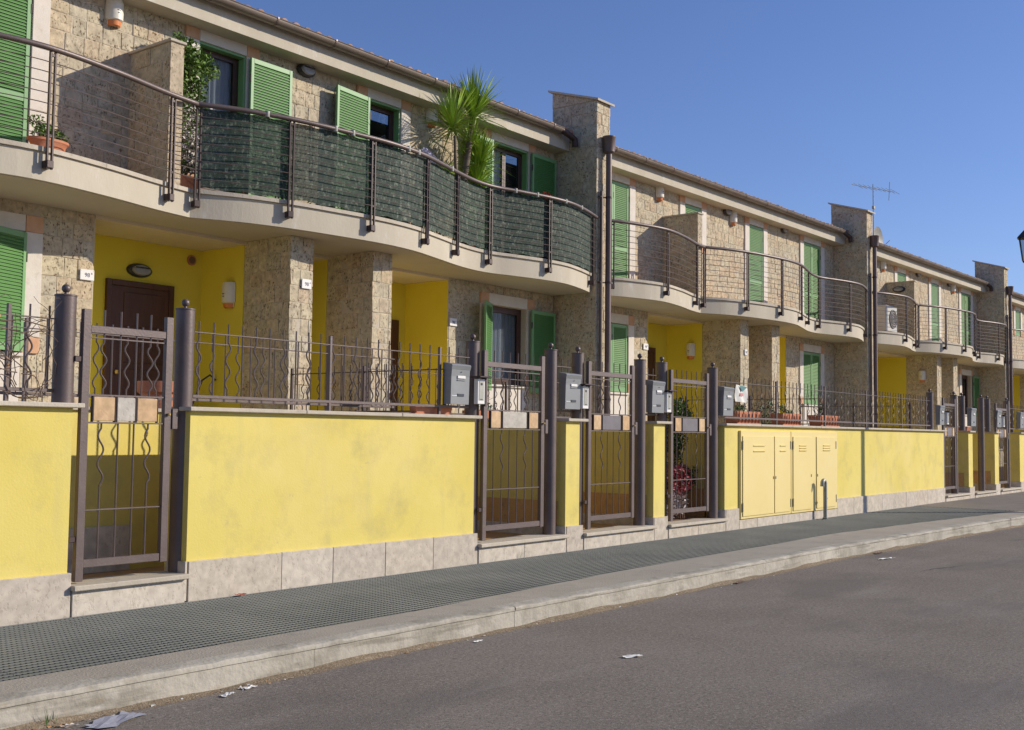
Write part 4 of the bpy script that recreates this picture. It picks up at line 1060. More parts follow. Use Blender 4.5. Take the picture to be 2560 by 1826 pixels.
# ---- balcony railings
POSTS = [.08, 1.3, 2.83, 3.22, 4.2, 5.33, 6.36, 7.25, 8.15, 9.28, 10.76]
def railing(label, fr, X0, skip=()):
    (bx, by), _ = edge_at(X0, .08); t = thing('balcony_railing', label, 'railing', fr.w(X0, 10.0, 3.62), fr.a, group='curved wire balcony railings'); off = (X0, 10.0, 3.62)
    hp = edge_path(X0, .085); ZH = 4.77
    MB(off).tube([(hp[0][0]-.03, hp[0][1]+.01, ZH)]+[(x, y, ZH) for x, y in hp]+[(hp[-1][0]+.03, hp[-1][1]+.01, ZH)], .028, 10).build('handrail', 'iron', t)
    wp = edge_path(X0, .075)
    for i in range(8):
        z = 3.955+i*.098
        MB(off).tube([(x, y, z) for x, y in wp], .0052, 5).build('rail_wire', 'iron', t, smooth=True)
    for s in POSTS:
        (x, y), a = edge_at(X0, s, 0)
        o = newobj('railing_post', None, t, (x-off[0], y-off[1], 0), a); o.empty_display_size = .05
        for sy in (-.034, .016):
            MB().cbox(.055, .082, sy, sy+.018, .02, 1.13, .002).build('upright_bar', 'iron_dark', o)
        q = MB(); q.cbox(.001, .092, -.034, .034, .03, .10, .004); q.build('post_bracket', 'iron_dark', o)
        for z_ in (.32, 1.08): MB().cbox(.06, .078, -.0155, .0155, z_, z_+.025, .002).build('spacer', 'iron_dark', o)
    return t
railing('curved railing on the nearest balcony, half of it backed with green net', F1, 4.12)
railing('curved railing on the middle balcony, open wires only', F2, 15.42)
railing('curved railing on the third balcony, in front of the air conditioner', F2, 26.74)
railing('curved railing on the farthest balcony at the right edge', F2, 38.0)
# green net screen
n_ = edge_path(4.12, .036, 3.24, 10.8); s_ = MB((n_[0][0], n_[0][1], 3.87)); vs = []; fs = []
for i, (x, y) in enumerate(n_):
    j = .002*math.sin(i*.9)
    vs += [(x, y+j, 3.865+.012*math.sin(i*1.7)), (x, y+j*1.5, 4.3), (x, y, 4.745+.008*math.sin(i*2.3))]
for i in range(len(n_)-1): fs += [(3*i, 3*i+3, 3*i+4, 3*i+1), (3*i+1, 3*i+4, 3*i+5, 3*i+2)]
t = thing('privacy_screen', 'dark green shade net tied along the nearest balcony railing', 'screen', (n_[0][0], n_[0][1], 3.87))
s_.add(vs, fs).build('net', 'net', t, smooth=True)
for s in (3.9, 4.75, 5.0, 5.9, 6.1, 7.0, 8.6, 9.0, 9.6, 10.1):
    (x, y), a = edge_at(4.12, s, .085)
    MB(t.location).lathe(x, y, [(.031, 4.735), (.033, 4.74), (.033, 4.80), (.030, 4.802)], 10).build('cable_tie', 'zinc', t)

# ================================================================== WALL FITTINGS
def lantern(label, fr, x, z, y=10.85, rot=0, group='half round ceramic wall lanterns', h=.31, w_=.102):
    loc = fr.w(x, y, z); t = thing('wall_lantern', label, 'lamp', loc, fr.a+rot, group=group)
    pr = [(w_*.80, -h*.5+.05), (w_*.98, -h*.3), (w_, 0), (w_*.98, h*.3), (w_*.85, h*.5-.005), (w_*.78, h*.5)]
    b = MB(); b.lathe(0, 0, pr, 18, math.pi, 2*math.pi, 1.05); b.build('shade', 'ceramic', t)
    b = MB(); b.lathe(0, 0, [(w_*.55, -h*.5-.012), (w_*.72, -h*.5), (w_*.795, -h*.5+.049)], 18, math.pi, 2*math.pi, 1.05); b.build('orange_rim', 'orange', t)
    b = MB(); b.cbox(-w_*.8, w_*.8, -.012, -.001, -h*.5, h*.5, .003); b.build('back_plate', 'ceramic', t)
    b = MB(); b.cbox(-.02, .02, -.1075, -.1035, .0, .012, .001); b.cbox(-.015, .02, -.1075, -.1035, -.03, -.02, .001); b.build('painted_mark', 'inkgrey', t)
    return t
lantern('white ceramic lantern with orange rim above the left end of the nearest balcony', F1, 6.745, 5.79)
lantern('white ceramic lantern with orange rim partly hidden by the yucca leaves', F1, 11.90, 5.84)
lantern('white ceramic lantern with orange rim left of the middle balcony partition', F2, 18.25, 5.84)
lantern('white ceramic lantern with orange rim over the middle balcony, beside a dark lamp', F2, 21.15, 5.81)
lantern('small white lantern above the third balcony, left of its small window', F2, 29.45, 5.84)
lantern('small white lantern between two doors above the third balcony', F2, 35.1, 5.84)
lantern('white ceramic lantern on the yellow side wall of the nearest porch', F1, 8.635, 2.90, 11.14, -math.pi/2)
lantern('white ceramic lantern on the yellow side wall of the middle porch', F2, 19.985, 2.95, 11.15, -math.pi/2)
lantern('white ceramic lantern on the stone column of the third porch', F2, 31.27, 2.95, 10.45, -math.pi/2)
def bulkhead(label, fr, x, z, y=10.85, rot=0, w_=.15, h=.085):
    t = thing('bulkhead_lamp', label, 'lamp', fr.w(x, y, z), fr.a+rot, group='oval dark bulkhead lamps')
    def oval(sc, y0_, y1_, n=24, inner=0):
        vs = []; fs = []
        for (yy, s) in ((y0_, 1), (y1_*.6+y0_*.4, .98), (y1_, .86)):
            for k in range(n): a = 2*math.pi*k/n; vs.append((w_*sc*s*math.cos(a), yy, h*sc*s*math.sin(a)))
        for i in range(2):
            for k in range(n): k2 = (k+1) % n; fs.append((i*n+k, i*n+k2, (i+1)*n+k2, (i+1)*n+k))
        fs += [tuple(range(n)), tuple(range(2*n, 3*n))[::-1]]
        return vs, fs
    MB().add(*oval(1, -.001, -.05)).build('housing', 'black', t, smooth=True)
    MB().add(*oval(.74, -.051, -.085)).build('lens', 'lampglass', t, smooth=True)
    MB().cbox(-w_*.55, w_*.55, -.094, -.086, h*.22, h*.42, .002).build('eyelid_grille', 'black', t)
bulkhead('oval black lamp between two open shutters of the nearest house', F1, 9.50, 5.875)
bulkhead('oval black lamp above the brown door of the nearest porch', F1, 7.74, 3.14, 11.73, 0, .17, .085)
bulkhead('oval black lamp beside the lantern over the middle balcony', F2, 20.9, 5.90)
bulkhead('oval black lamp right of the centre door of the middle balcony', F2, 23.55, 5.92)
bulkhead('oval black lamp above the third balcony near its partition', F2, 32.1, 5.92)
bulkhead('oval black lamp left of the right hand lantern of the third balcony', F2, 34.75, 5.93)
bulkhead('oval black lamp on the side of the third balcony partition wall', F2, 29.71, 5.2, 10.5, -math.pi/2, .17, .085)
t = thing('wall_vent', 'round brown vent cover high in the corner of the nearest porch', 'vent', (8.48, 11.73, 3.36))
def disc(mb, r, y0_, y1_, n=20):
    vs = [(r*math.cos(2*math.pi*k/n), yy, r*math.sin(2*math.pi*k/n)) for yy in (y0_, y1_) for k in range(n)]
    mb.add(vs, [tuple(range(n)), tuple(range(n, 2*n))[::-1]]+[(k, (k+1) % n, n+(k+1) % n, n+k) for k in range(n)]); return mb
disc(MB(), .065, -.001, -.02).build('rim', 'terra', t); disc(MB(), .045, -.0205, -.024).build('grille', 'pipe', t)

def text_mesh(s, size, m, parent, loc, rot=(math.pi/2, 0, 0)):
    c = bpy.data.curves.new('number', 'FONT'); c.body = s; c.size = size; c.extrude = .0008; c.align_x = 'CENTER'; c.align_y = 'CENTER'
    o = bpy.data.objects.new('number', c); col.objects.link(o); dg = bpy.context.evaluated_depsgraph_get()
    me = bpy.data.meshes.new_from_object(o.evaluated_get(dg)); bpy.data.objects.remove(o)
    me.materials.clear(); me.materials.append(M[m]); n = newobj('number', me, parent, loc); n.rotation_euler = rot; return n
def plate(label, fr, x, z, y, sup, w_=.165, h=.115):
    t = thing('number_plate', label, 'house number', fr.w(x, y, z), fr.a, group='white enamel house number plates')
    MB().cbox(-w_/2, w_/2, -.012, -.001, -h/2, h/2, .004).build('plate', 'white', t)
    text_mesh('98', .062, 'ink', t, (0, -.0128, -.004)); text_mesh(sup, .028, 'ink', t, (.052, -.0128, .016))
    for q in (-1, 1): disc(MB((-q*w_*.42, 0, -h*.38)), .003, -.012, -.014, 8).build('screw', 'zinc', t)
plate('white plate numbered 98 on the stone wall left of the nearest porch', F1, 6.53, 2.875, 10.845, 'B')
plate('white plate numbered 98 on the front of the first porch column', F1, 8.885, 2.985, 10.045, 'A', w_=.15, h=.115)
plate('white plate numbered 98, half in shade, right of the second porch recess', F1, 12.46, 2.88, 10.845, 'A')
plate('white number plate on the stone wall left of the middle porch', F2, 17.81, 2.88, 10.845, 'B')
plate('white number plate on the column of the middle porch', F2, 20.2, 2.9, 10.045, 'A', w_=.11, h=.11)

# ================================================================== PLANTS AND POTS
def leafquads(mb, c, n, rad, size, rg, flat=.0):
    for _ in range(n):
        while True:
            p = Vector((rg.uniform(-1, 1), rg.uniform(-1, 1), rg.uniform(-1, 1)))
            if .15 < p.length < 1: break
        p = Vector((p.x*rad[0], p.y*rad[1], p.z*rad[2]))+Vector(c)
        d = Vector((rg.uniform(-1, 1), rg.uniform(-1, 1), rg.uniform(-.6, .8))).normalized(); e = d.cross(Vector((rg.uniform(-1, 1), rg.uniform(-1, 1), rg.uniform(-1, 1)))).normalized()
        L_ = size*rg.uniform(.6, 1.3); w_ = L_*.45
        a = p-d*L_/2; b = p+e*w_/2; c2 = p+d*L_/2; d2 = p-e*w_/2
        mb.add([tuple(a), tuple(b), tuple(c2), tuple(d2)], [(0, 1, 2, 3)])
def bush(name, label, c, rad, n, size, m='leaf', stems=True, flowers=None, nf=0, fs=.03, seed=1, zbase=None):
    rg = random.Random(seed); zb = c[2]-rad[2] if zbase is None else zbase
    t = thing(name, label, 'plant', (c[0], c[1], zb)); b = MB(t.location)
    k = max(3, n//90)
    for i in range(k):
        o = Vector((rg.uniform(-.6, .6)*rad[0], rg.uniform(-.6, .6)*rad[1], rg.uniform(-.6, .6)*rad[2]))
        leafquads(b, Vector(c)+o, n//k, (rad[0]*.5, rad[1]*.5, rad[2]*.5), size, rg)
    b.build('leaves', m, t, kind='stuff')
    s = MB(t.location)
    for i in range(6):
        x, y = c[0]+rg.uniform(-.3, .3)*rad[0], c[1]+rg.uniform(-.3, .3)*rad[1]
        s.tube([(x, y, zb), (x+rg.uniform(-.3, .3)*rad[0], y+rg.uniform(-.2, .2)*rad[1], c[2]), (x+rg.uniform(-.7, .7)*rad[0], y+rg.uniform(-.4, .4)*rad[1], c[2]+rad[2]*.6)], max(.004, rad[0]*.02), 5, .002)
    s.build('stems', 'twig', t)
    if flowers:
        f = MB(t.location)
        leafquads(f, c, nf, (rad[0]*.95, rad[1]*1.0, rad[2]*.95), fs, rg); f.build('flowers', flowers, t, kind='stuff')
    return t
def planter(label, fr, x0, x1, y0, y1, z0, z1, ribs=0, group=None, soil=True):
    cx, cy = (x0+x1)/2, (y0+y1)/2; t = thing('planter', label, 'planter', fr.w(cx, cy, z0), fr.a, group=group)
    a, b, h = (x1-x0)/2, (y1-y0)/2, z1-z0; k = .88
    m_ = MB(); vs = [(sx*a*k, sy*b*k, 0) for sx, sy in ((-1, -1), (1, -1), (1, 1), (-1, 1))]+[(sx*a*.985, sy*b*.985, h-.03) for sx, sy in ((-1, -1), (1, -1), (1, 1), (-1, 1))]
    m_.add(vs, [(0, 3, 2, 1), (0, 1, 5, 4), (1, 2, 6, 5), (2, 3, 7, 6), (3, 0, 4, 7), (4, 5, 6, 7)]); m_.build('body', 'terra', t)
    r = MB()
    r.cbox(-a, a, -b, -b+.016, h-.035, h, .003); r.cbox(-a, a, b-.016, b, h-.035, h, .003); r.cbox(-a, -a+.016, -b+.016, b-.016, h-.035, h, .003); r.cbox(a-.016, a, -b+.016, b-.016, h-.035, h, .003)
    r.build('rim', 'terra', t)
    if ribs:
        for i in range(ribs):
            xx = -a*.85+2*a*.85*i/(ribs-1); MB().cbox(xx-.008, xx+.008, -b*.97-.012, -b*.93, .02, h-.036, .002).build('rib', 'terra', t)
    MB().box(-a+.017, a-.017, -b+.017, b-.017, h-.028, h-.018).build('soil', 'soil', t)
    MB().cbox(-a*1.02, a*1.02, -b*1.02, b*1.02, -.0, .014, .003).build('saucer', 'terra', t)
    return t
# oval trough at the left end of the nearest balcony
t = thing('planter', 'oval terracotta trough at the left end of the nearest balcony', 'planter', (5.66, 10.16, 3.851))
MB().lathe(0, 0, [(.13, 0), (.165, .10), (.19, .155), (.21, .165), (.21, .19), (.195, .19), (.185, .165)], 24, sy=.6).build('body', 'terra', t)
MB().lathe(0, 0, [(.18, .15), (.18, .163)], 20, sy=.6).build('soil', 'soil', t)
t.scale = (1.0, .9, .95)
bush('potted_shrub', 'small bright green shrub growing in the oval balcony trough', (5.66, 10.16, 4.12), (.20, .11, .13), 900, .04, 'leaf', seed=3)
planter('small terracotta planter among climbing stems by the balcony partition', F1, 7.16, 7.5, 10.25, 10.45, 3.851, 4.02)
# climbing vine by the partition
rg = random.Random(5)
t = thing('climbing_plant', 'leafy climber with white flowers growing up beside the partition wall', 'plant', (7.30, 10.4, 4.02)); O = t.location
b = MB(O); s = MB(O); fl = MB(O)
for i in range(11):
    x, y = 7.32+rg.uniform(-.05, .12), 10.35+rg.uniform(-.1, .1); pts = [(x, y, 4.0)]; z = 4.0
    while z < 5.45+rg.uniform(-.2, .1):
        z += .12; x = max(x+rg.uniform(-.05, .065), 7.26); y += rg.uniform(-.03, .04); y = min(y, 10.75); pts.append((x, y, z))
        leafquads(b, (x, y, z), 26 if z > 4.7 else 14, (.11, .08, .09), .06, rg)
        if z < 4.95: leafquads(fl, (x+.03, y-.05, z), 12, (.13, .08, .08), .04, rg)
    s.tube(pts, .006, 5, .002)
for i in range(10):
    leafquads(b, (7.42+i*.05, 10.6, 5.62-.02*i+rg.uniform(-.08, .04)), 70, (.12, .1, .13), .065, rg)
for i in range(7): leafquads(b, (7.38+rg.uniform(0, .25), 10.55, 5.40+rg.uniform(-.2, .15)), 80, (.13, .1, .17), .065, rg)
b.build('leaves', 'leaf', t, kind='stuff'); s.build('stems', 'bark', t); fl.build('flowers', 'whitepetal', t, kind='stuff')
# low plants along the slab edge behind the net
bush('balcony_plant', 'low leafy plant at the foot of the net, right of the climber', (8.35, 9.95, 4.15), (.45, .16, .28), 500, .05, 'leaf', flowers='whitepetal', nf=60, seed=8, zbase=3.86)
bush('balcony_plant', 'low leafy plant behind the net at the middle of the nearest balcony', (9.4, 9.85, 4.05), (.4, .15, .2), 350, .05, 'leaf', flowers='whitepetal', nf=60, seed=9, zbase=3.86)
for (c, a_, lb) in (((10.2, 9.9, 4.0), .4, 'small plant behind the net left of the lilac flower'), ((11.2, 10.05, 4.0), .35, 'small plant behind the net beneath the yucca')):
    bush('balcony_plant', lb, c, (a_, .12, .16), 200, .04, 'leaf', seed=int(c[0]*10), zbase=3.86)
bush('balcony_plant', 'tiny reddish shoots just above the handrail in front of the first open shutter', (8.62, 9.72, 4.79), (.09, .05, .05), 40, .03, 'redpetal', seed=4, zbase=4.1)
bush('red_flower', 'dark red flowers above the handrail at the right end of the nearest balcony', (13.95, 10.22, 4.92), (.2, .12, .10), 300, .035, 'redpetal', seed=6, zbase=4.3)
planter('terracotta pot under the dark red flowers', F1, 13.75, 14.15, 10.12, 10.32, 3.96, 4.32)
rg = random.Random(91); bq = None
for i, s__ in enumerate((4.6, 5.0, 5.5, 6.0, 6.9, 7.4)):
    (x, y), a = edge_at(4.12, s__, -.02)
    o_ = MB((x, y, 3.851)); leafquads(o_, (x, y, 3.90), 60, (.16, .05, .05), .035, rg)
    tag(o_.build('trailing_plant', 'leaf', loc=(x, y, 3.851)), 'small green tuft under the net, %s' % ('leftmost of six', 'second of six from the left', 'third of six from the left', 'fourth of six from the left', 'fifth of six from the left', 'rightmost of six')[i], 'plant', 'green tufts under the net')
# agapanthus
rg = random.Random(7); t = thing('agapanthus', 'pale lilac flower head showing over the handrail left of the yucca', 'plant', (11.0, 10.1, 3.87)); O = t.location
s = MB(O); f = MB(O)
for k in range(3):
    x = 10.98+k*.09; s.tube([(10.98+k*.02, 10.12, 3.87), (x, 10.1, 4.95-.05*k)], .006, 6); leafquads(f, (x, 10.1, 5.02-.04*k), 90, (.07, .06, .05), .035, rg)
s.build('stalks', 'leaf', t); f.build('flower_heads', 'lilac', t, kind='stuff')
# yucca group
def rosette(mb, c, n, L, rg, wd=.017, up=.2, droop=.2):
    for i in range(n):
        az = rg.uniform(0, 2*math.pi); el = rg.uniform(-.25, 1.45) if i > n*.3 else rg.uniform(.7, 1.5)
        l = L*rg.uniform(.75, 1.1); d = Vector((math.cos(az)*math.cos(el), math.sin(az)*math.cos(el), math.sin(el))); side = Vector((-math.sin(az), math.cos(az), 0))
        pts = []; p = Vector(c)+Vector((0, 0, rg.uniform(-.06, .06))); q = 6
        for k in range(q+1):
            f_ = k/q; w_ = wd*(1-f_)**.6*(.55+.9*min(f_*3, 1)*.5); pp = p+d*l*f_+Vector((0, 0, -droop*l*f_*f_*math.cos(max(el, 0))))
            pts += [tuple(pp-side*w_), tuple(pp+side*w_)]
        mb.add(pts, [(2*k, 2*k+1, 2*k+3, 2*k+2) for k in range(q)])
rg = random.Random(21); t = thing('yucca', 'tall yucca with spiky bright green crowns rising above the nearest balcony', 'plant', (12.15, 10.38, 3.87)); O = t.location
tr = MB(O)
tr.tube([(12.10, 10.42, 3.87), (12.08, 10.42, 4.4), (12.14, 10.40, 4.9), (12.22, 10.38, 5.42), (12.26, 10.36, 5.72)], .062, 12, .04)
tr.build('trunk', 'bark', t)
tr = MB(O); tr.tube([(12.0, 10.30, 3.87), (11.92, 10.28, 4.5), (11.78, 10.25, 5.0), (11.72, 10.22, 5.42)], .028, 10, .02); tr.build('trunk', 'bark', t)
tr = MB(O); tr.tube([(12.2, 10.3, 3.87), (12.32, 10.27, 4.35), (12.42, 10.24, 4.75)], .04, 10, .03); tr.build('trunk', 'bark', t)
for (c, n, L_) in (((12.28, 10.36, 5.84), 210, .72), ((11.67, 10.22, 5.52), 140, .64), ((12.52, 10.42, 5.18), 230, .54), ((12.5, 10.46, 4.90), 230, .5), ((12.6, 10.5, 4.72), 120, .42), ((11.84, 10.48, 4.70), 120, .42), ((12.3, 10.4, 5.42), 110, .46)):
    b = MB(O); rosette(b, c, n, L_, rg); b.build('crown', 'yucca', t, kind='stuff')
t = thing('planter', 'large dark pot holding the yucca behind the net', 'planter', (12.13, 10.36, 3.851)); MB().lathe(0, 0, [(.14, 0), (.2, .3), (.21, .31), (.21, .34), (.18, .34)], 20).build('body', 'terra', t)

# dry vine on the leftmost fence
rg = random.Random(31); t = thing('dry_vine', 'bare dry vine tangled through the leftmost front fence', 'plant', (2.9, 7.05, 1.42)); s = MB(t.location)
for i in range(75):
    p = Vector((rg.uniform(2.5, 3.95), 7.05+rg.uniform(-.03, .05), rg.uniform(1.45, 1.7))); d = Vector((rg.uniform(-1, 1), 0, rg.uniform(-.2, 1))).normalized(); pts = [tuple(p)]
    for k in range(rg.randint(8, 18)):
        d = (d+Vector((rg.uniform(-.6, .6), rg.uniform(-.25, .25), rg.uniform(-.55, .55)))).normalized(); p = p+d*.05
        if p.z > 2.12 or p.z < 1.43: d.z *= -1; p.z = min(max(p.z, 1.43), 2.12)
        if p.x > 4.02: d.x = -abs(d.x)
        p.y = min(max(p.y, 7.0), 7.15); pts.append(tuple(p))
    s.tube(pts, .0040, 4, .0016)
for z0_ in (1.88, 1.94):
    s.tube([(2.3+i*.1, 7.06+rg.uniform(-.015, .015), z0_+rg.uniform(-.02, .02)) for i in range(18)], .009, 6, .004)
s.sm = False; s.build('stems', 'twig', t); b = MB(t.location)
for i in range(12): leafquads(b, (rg.uniform(2.6, 3.9), 7.05, rg.uniform(1.5, 2.0)), 4, (.04, .03, .04), .03, rg)
b.build('leaves', 'dryleaf', t, kind='stuff')

# planters behind the fence above the cabinets
GP = 'terracotta planters above the cabinets'
planter('ribbed terracotta planter on the wall right of the paper notice', F1, 14.25, 15.0, 7.13, 7.34, 1.42, 1.60, 7, GP)
planter('ribbed terracotta planter second from the paper notice', F1, 15.75, 16.4, 7.13, 7.34, 1.42, 1.60, 7, GP)
planter('ribbed terracotta planter third from the paper notice, with tall stems', F1, 17.15, 17.95, 7.13, 7.34, 1.42, 1.60, 7, GP)
planter('plain terracotta planter on the wall left of the nearest mailbox', F1, 7.68, 8.2, 7.13, 7.21, 1.418, 1.50, 0)
planter('brown terracotta planter on the wall behind the second gate', F1, 10.3, 11.0, 8.6, 8.8, 1.37, 1.52, 0)
planter('low terracotta planter behind the sixth mailbox', F1, 25.0, 26.0, 7.3, 7.5, 1.40, 1.52, 0)
bush('potted_plant', 'small green plant in the planter by the paper notice', (14.6, 7.24, 1.68), (.25, .08, .10), 160, .04, 'leaf', seed=41, zbase=1.59)
bush('potted_plant', 'small green plant in the second planter from the paper notice', (16.05, 7.24, 1.66), (.22, .08, .08), 130, .035, 'leaf', seed=42, zbase=1.59)
bush('potted_plant', 'thin stemmed plant in the third planter from the paper notice', (17.6, 7.24, 1.75), (.3, .1, .2), 130, .035, 'leaf_dark', seed=43, zbase=1.59)
bush('garden_shrub', 'loose dark shrub in the garden behind the cabinet wall', (18.9, 8.9, 1.5), (.7, .4, .5), 700, .06, 'leaf_dark', seed=44, zbase=.95)
bush('potted_plant', 'sparse little plant in the planter behind the second gate', (10.65, 8.7, 1.62), (.26, .08, .12), 120, .035, 'leaf_dark', seed=45, zbase=1.51)
bush('garden_shrub', 'yellow green shrub standing behind the fourth gate', (13.08, 7.42, 1.52), (.36, .16, .24), 1100, .05, 'leaf', seed=46, zbase=.95)
bush('garden_shrub', 'dark low shrub seen through the lower bars of the fourth gate', (13.02, 7.42, 1.06), (.38, .16, .30), 1100, .05, 'leaf_dark', seed=47, zbase=.17)
bush('flowering_plant', 'pink and white flowers seen through the lower bars of the fourth gate', (12.98, 7.36, .66), (.40, .16, .22), 350, .05, 'leaf_dark', flowers='pink', nf=900, fs=.055, seed=48, zbase=.17)
bush('flowering_plant', 'white variegated leaves at the foot of the pink flowers', (12.92, 7.30, .38), (.40, .14, .20), 420, .05, 'whitepetal', seed=49, zbase=.17)
planter('tall terracotta trough behind the pink flowers, seen through the fourth gate', F1, 12.66, 13.42, 7.46, 7.66, .151, .86, 0)
# terracotta jar behind the nearest gate
t = thing('terracotta_pot', 'orange terracotta pot with dry soil seen through the nearest gate', 'pot', (6.2, 9.0, .951)); MB().lathe(0, 0, [(.13, 0), (.17, .62), (.2, .64), (.2, .74), (.18, .74)], 20).build('body', 'terra', t)
# black folding stick leaning behind
t = thing('leaning_trolley', 'dark bent handle leaning in the nearest porch, right of the door', 'trolley', (8.3, 11.3, .9)); s = MB(t.location)
s.tube([(8.25, 11.5, .9), (8.35, 11.45, 1.55), (8.45, 11.4, 1.85), (8.55, 11.38, 1.92), (8.62, 11.36, 1.86)], .012, 8); s.build('handle', 'black', t)
MB(t.location).cbox(8.2, 8.45, 11.35, 11.5, .9, 1.5, .03).build('bag', 'black', t)

# paper notice tied on the fence
t = thing('paper_notice', 'white paper notice with teal and red print hung on the fence by the fourth mailbox', 'notice', (13.83, 7.04, 1.72)); O = t.location
b = MB(O); nx, nz = 8, 6; vs = []; fs = []
for i in range(nx+1):
    for j in range(nz+1): vs.append((14.0+.35*i/nx, 7.035+.012*math.sin(i*1.1+j*.7), 1.725+.23*j/nz-.012*i/nx))
for i in range(nx):
    for j in range(nz): k = i*(nz+1)+j; fs.append((k, k+nz+1, k+nz+2, k+1))
b.add(vs, fs).build('sheet', 'paper', t, smooth=True)
MB(O).add([(14.08, 7.018, 1.945), (14.24, 7.016, 1.938), (14.32, 7.016, 1.93), (14.18, 7.018, 1.86)], [(0, 3, 2, 1)]).build('teal_mark', 'paperteal', t)
MB(O).add([(14.11, 7.018, 1.80), (14.21, 7.018, 1.80), (14.21, 7.018, 1.84), (14.11, 7.018, 1.845)], [(0, 1, 2, 3)]).build('red_mark', 'paperred', t)

# air conditioner on the third balcony
t = thing('air_conditioner', 'white air conditioner unit standing on the third balcony', 'air conditioner', F2.w(27.55, 10.18, 3.9), F2.a)
MB().cbox(.06, .80, -.13, .13, 0, .66, .02).build('casing', 'acwhite', t)
disc(MB((-.5, 0, -.33)), .24, -.131, -.145, 28).build('fan_grille', 'iron_dark', t)
for r_ in (.23, .17, .11, .05):
    b = MB(); b.tube([(.5+r_*math.cos(2*math.pi*k/24), -.152, .33+r_*math.sin(2*math.pi*k/24)) for k in range(25)], .006, 5); b.build('grille_ring', 'acwhite', t)
MB().cbox(.05, .12, -.12, .12, -.05, -.001, .004).build('foot', 'zinc', t); MB().cbox(.68, .75, -.12, .12, -.05, -.001, .004).build('foot', 'zinc', t)

# aerial and dish
t = thing('tv_aerial', 'tall thin television aerial on the roof behind the second party wall', 'aerial', F2.w(29.25, 11.0, 6.4), F2.a)
ax = Vector((math.cos(R(-22)), math.sin(R(-22)), 0))
b = MB(); b.tube([(0, 0, -.1), (0, 0, 1.62)], .016, 8); b.build('mast', 'zinc', t)
b = MB(); b.tube([tuple(-ax*.78+Vector((0, 0, 1.52))), tuple(ax*.78+Vector((0, 0, 1.50)))], .009, 6); b.build('boom', 'zinc', t)
for k in range(9):
    p = ax*(-.55+k*.17)+Vector((0, 0, 1.51)); e = Vector((-ax.y, ax.x, .0))*(.16)+Vector((0, 0, .10))
    b = MB(); b.tube([tuple(p-e), tuple(p+e)], .005, 5); b.build('element', 'zinc', t)
b = MB(); p = ax*.6+Vector((0, 0, 1.50)); b.tube([tuple(p+Vector((-.03, 0, -.26))), tuple(p+Vector((.04, 0, .26)))], .01, 6); b.build('reflector', 'zinc', t)
b = MB(); b.cbox(-.03, .05, -.03, .03, .95, 1.03, .004); b.build('junction_box', 'zinc', t)
t = thing('satellite_dish', 'grey satellite dish on the roof beside the aerial', 'satellite dish', F2.w(29.75, 11.1, 6.6), F2.a)
b = MB(); n = 20; vs = [(0, .05, 0)]; fs = []
for i, r_ in enumerate((.15, .27, .36)):
    for k in range(n): a = 2*math.pi*k/n; vs.append((r_*math.cos(a), .05-r_*r_*.6, r_*math.sin(a)))
fs += [(0, 1+k, 1+(k+1) % n) for k in range(n)]
for i in range(2):
    for k in range(n): fs.append((1+i*n+k, 1+(i+1)*n+k, 1+(i+1)*n+(k+1) % n, 1+i*n+(k+1) % n))
b.add(vs, fs).build('reflector', 'zinc', t, smooth=True)
b = MB(); b.tube([(0, .06, -.05), (0, .12, -.5)], .02, 8); b.build('bracket', 'zinc', t)
b = MB(); b.tube([(0, .0, -.34), (0, -.35, -.05)], .008, 6); b.build('feed_arm', 'zinc', t)

# street lamp (pole just outside the right edge; lantern peeps in)
t = thing('street_lamp', 'black old style street lantern peeping in at the right picture edge', 'street lamp', (21.15, 4.53, 0)); O = t.location
MB(O).lathe(21.15, 4.53, [(.11, 0), (.11, .5), (.065, .6), (.055, 3.2), (.05, 5.4), (.02, 5.6)], 16).build('pole', 'black', t)
MB(O).tube([(21.15, 4.53, 4.9), (21.2, 4.7, 5.25), (21.6, 5.0, 5.32), (21.78, 5.06, 5.16)], .022, 8).build('arm', 'black', t)
lx, ly, lz = 21.78, 5.06, 4.50
b = MB(O); b.lathe(lx, ly, [(.22, lz+.42), (.21, lz+.44), (.10, lz+.56), (.03, lz+.61), (.02, lz+.68)], 6, R(10), R(370)); b.sm = False; b.build('roof', 'black', t)
b = MB(O)
for k in range(6):
    a = R(10+60*k); b.tube([(lx+.12*math.cos(a), ly+.12*math.sin(a), lz), (lx+.18*math.cos(a), ly+.18*math.sin(a), lz+.43)], .012, 6)
b.lathe(lx, ly, [(.02, lz-.05), (.12, lz-.02), (.13, lz)], 6, R(10), R(370)); b.sm = False; b.build('cage', 'black', t)
b = MB(O); b.lathe(lx, ly, [(.115, lz+.002), (.172, lz+.418)], 6, R(10), R(370)); b.sm = False; b.build('glass', 'glass', t)

# ================================================================== LITTER
def scrap(label, x, y, w_, d_, rot, m='paper', z=-.154, cat='litter', seed=0, nm='litter'):
    rg = random.Random(seed); b = MB(); n = 5; vs = []; fs = []
    for i in range(n+1):
        for j in range(n+1):
            e = (i in (0, n)) or (j in (0, n))
            vs.append((w_*(i/n-.5)+(rg.uniform(-.12, .12)*w_/2 if e else 0), d_*(j/n-.5)+(rg.uniform(-.15, .15)*d_ if e else 0), .003+rg.uniform(0, .011)*(1 if w_ > .12 else .7)))
    for i in range(n):
        for j in range(n): k = i*(n+1)+j; fs.append((k, k+n+1, k+n+2, k+1))
    o = b.add(vs, fs).build(nm, m, loc=(x, y, z), rotz=rot, smooth=False); tag(o, label, cat)
scrap('crumpled bluish plastic sheet lying in the gutter at bottom left', 3.15, 4.86, .30, .13, R(18), 'plastic_sheet', seed=1, nm='plastic_sheet')
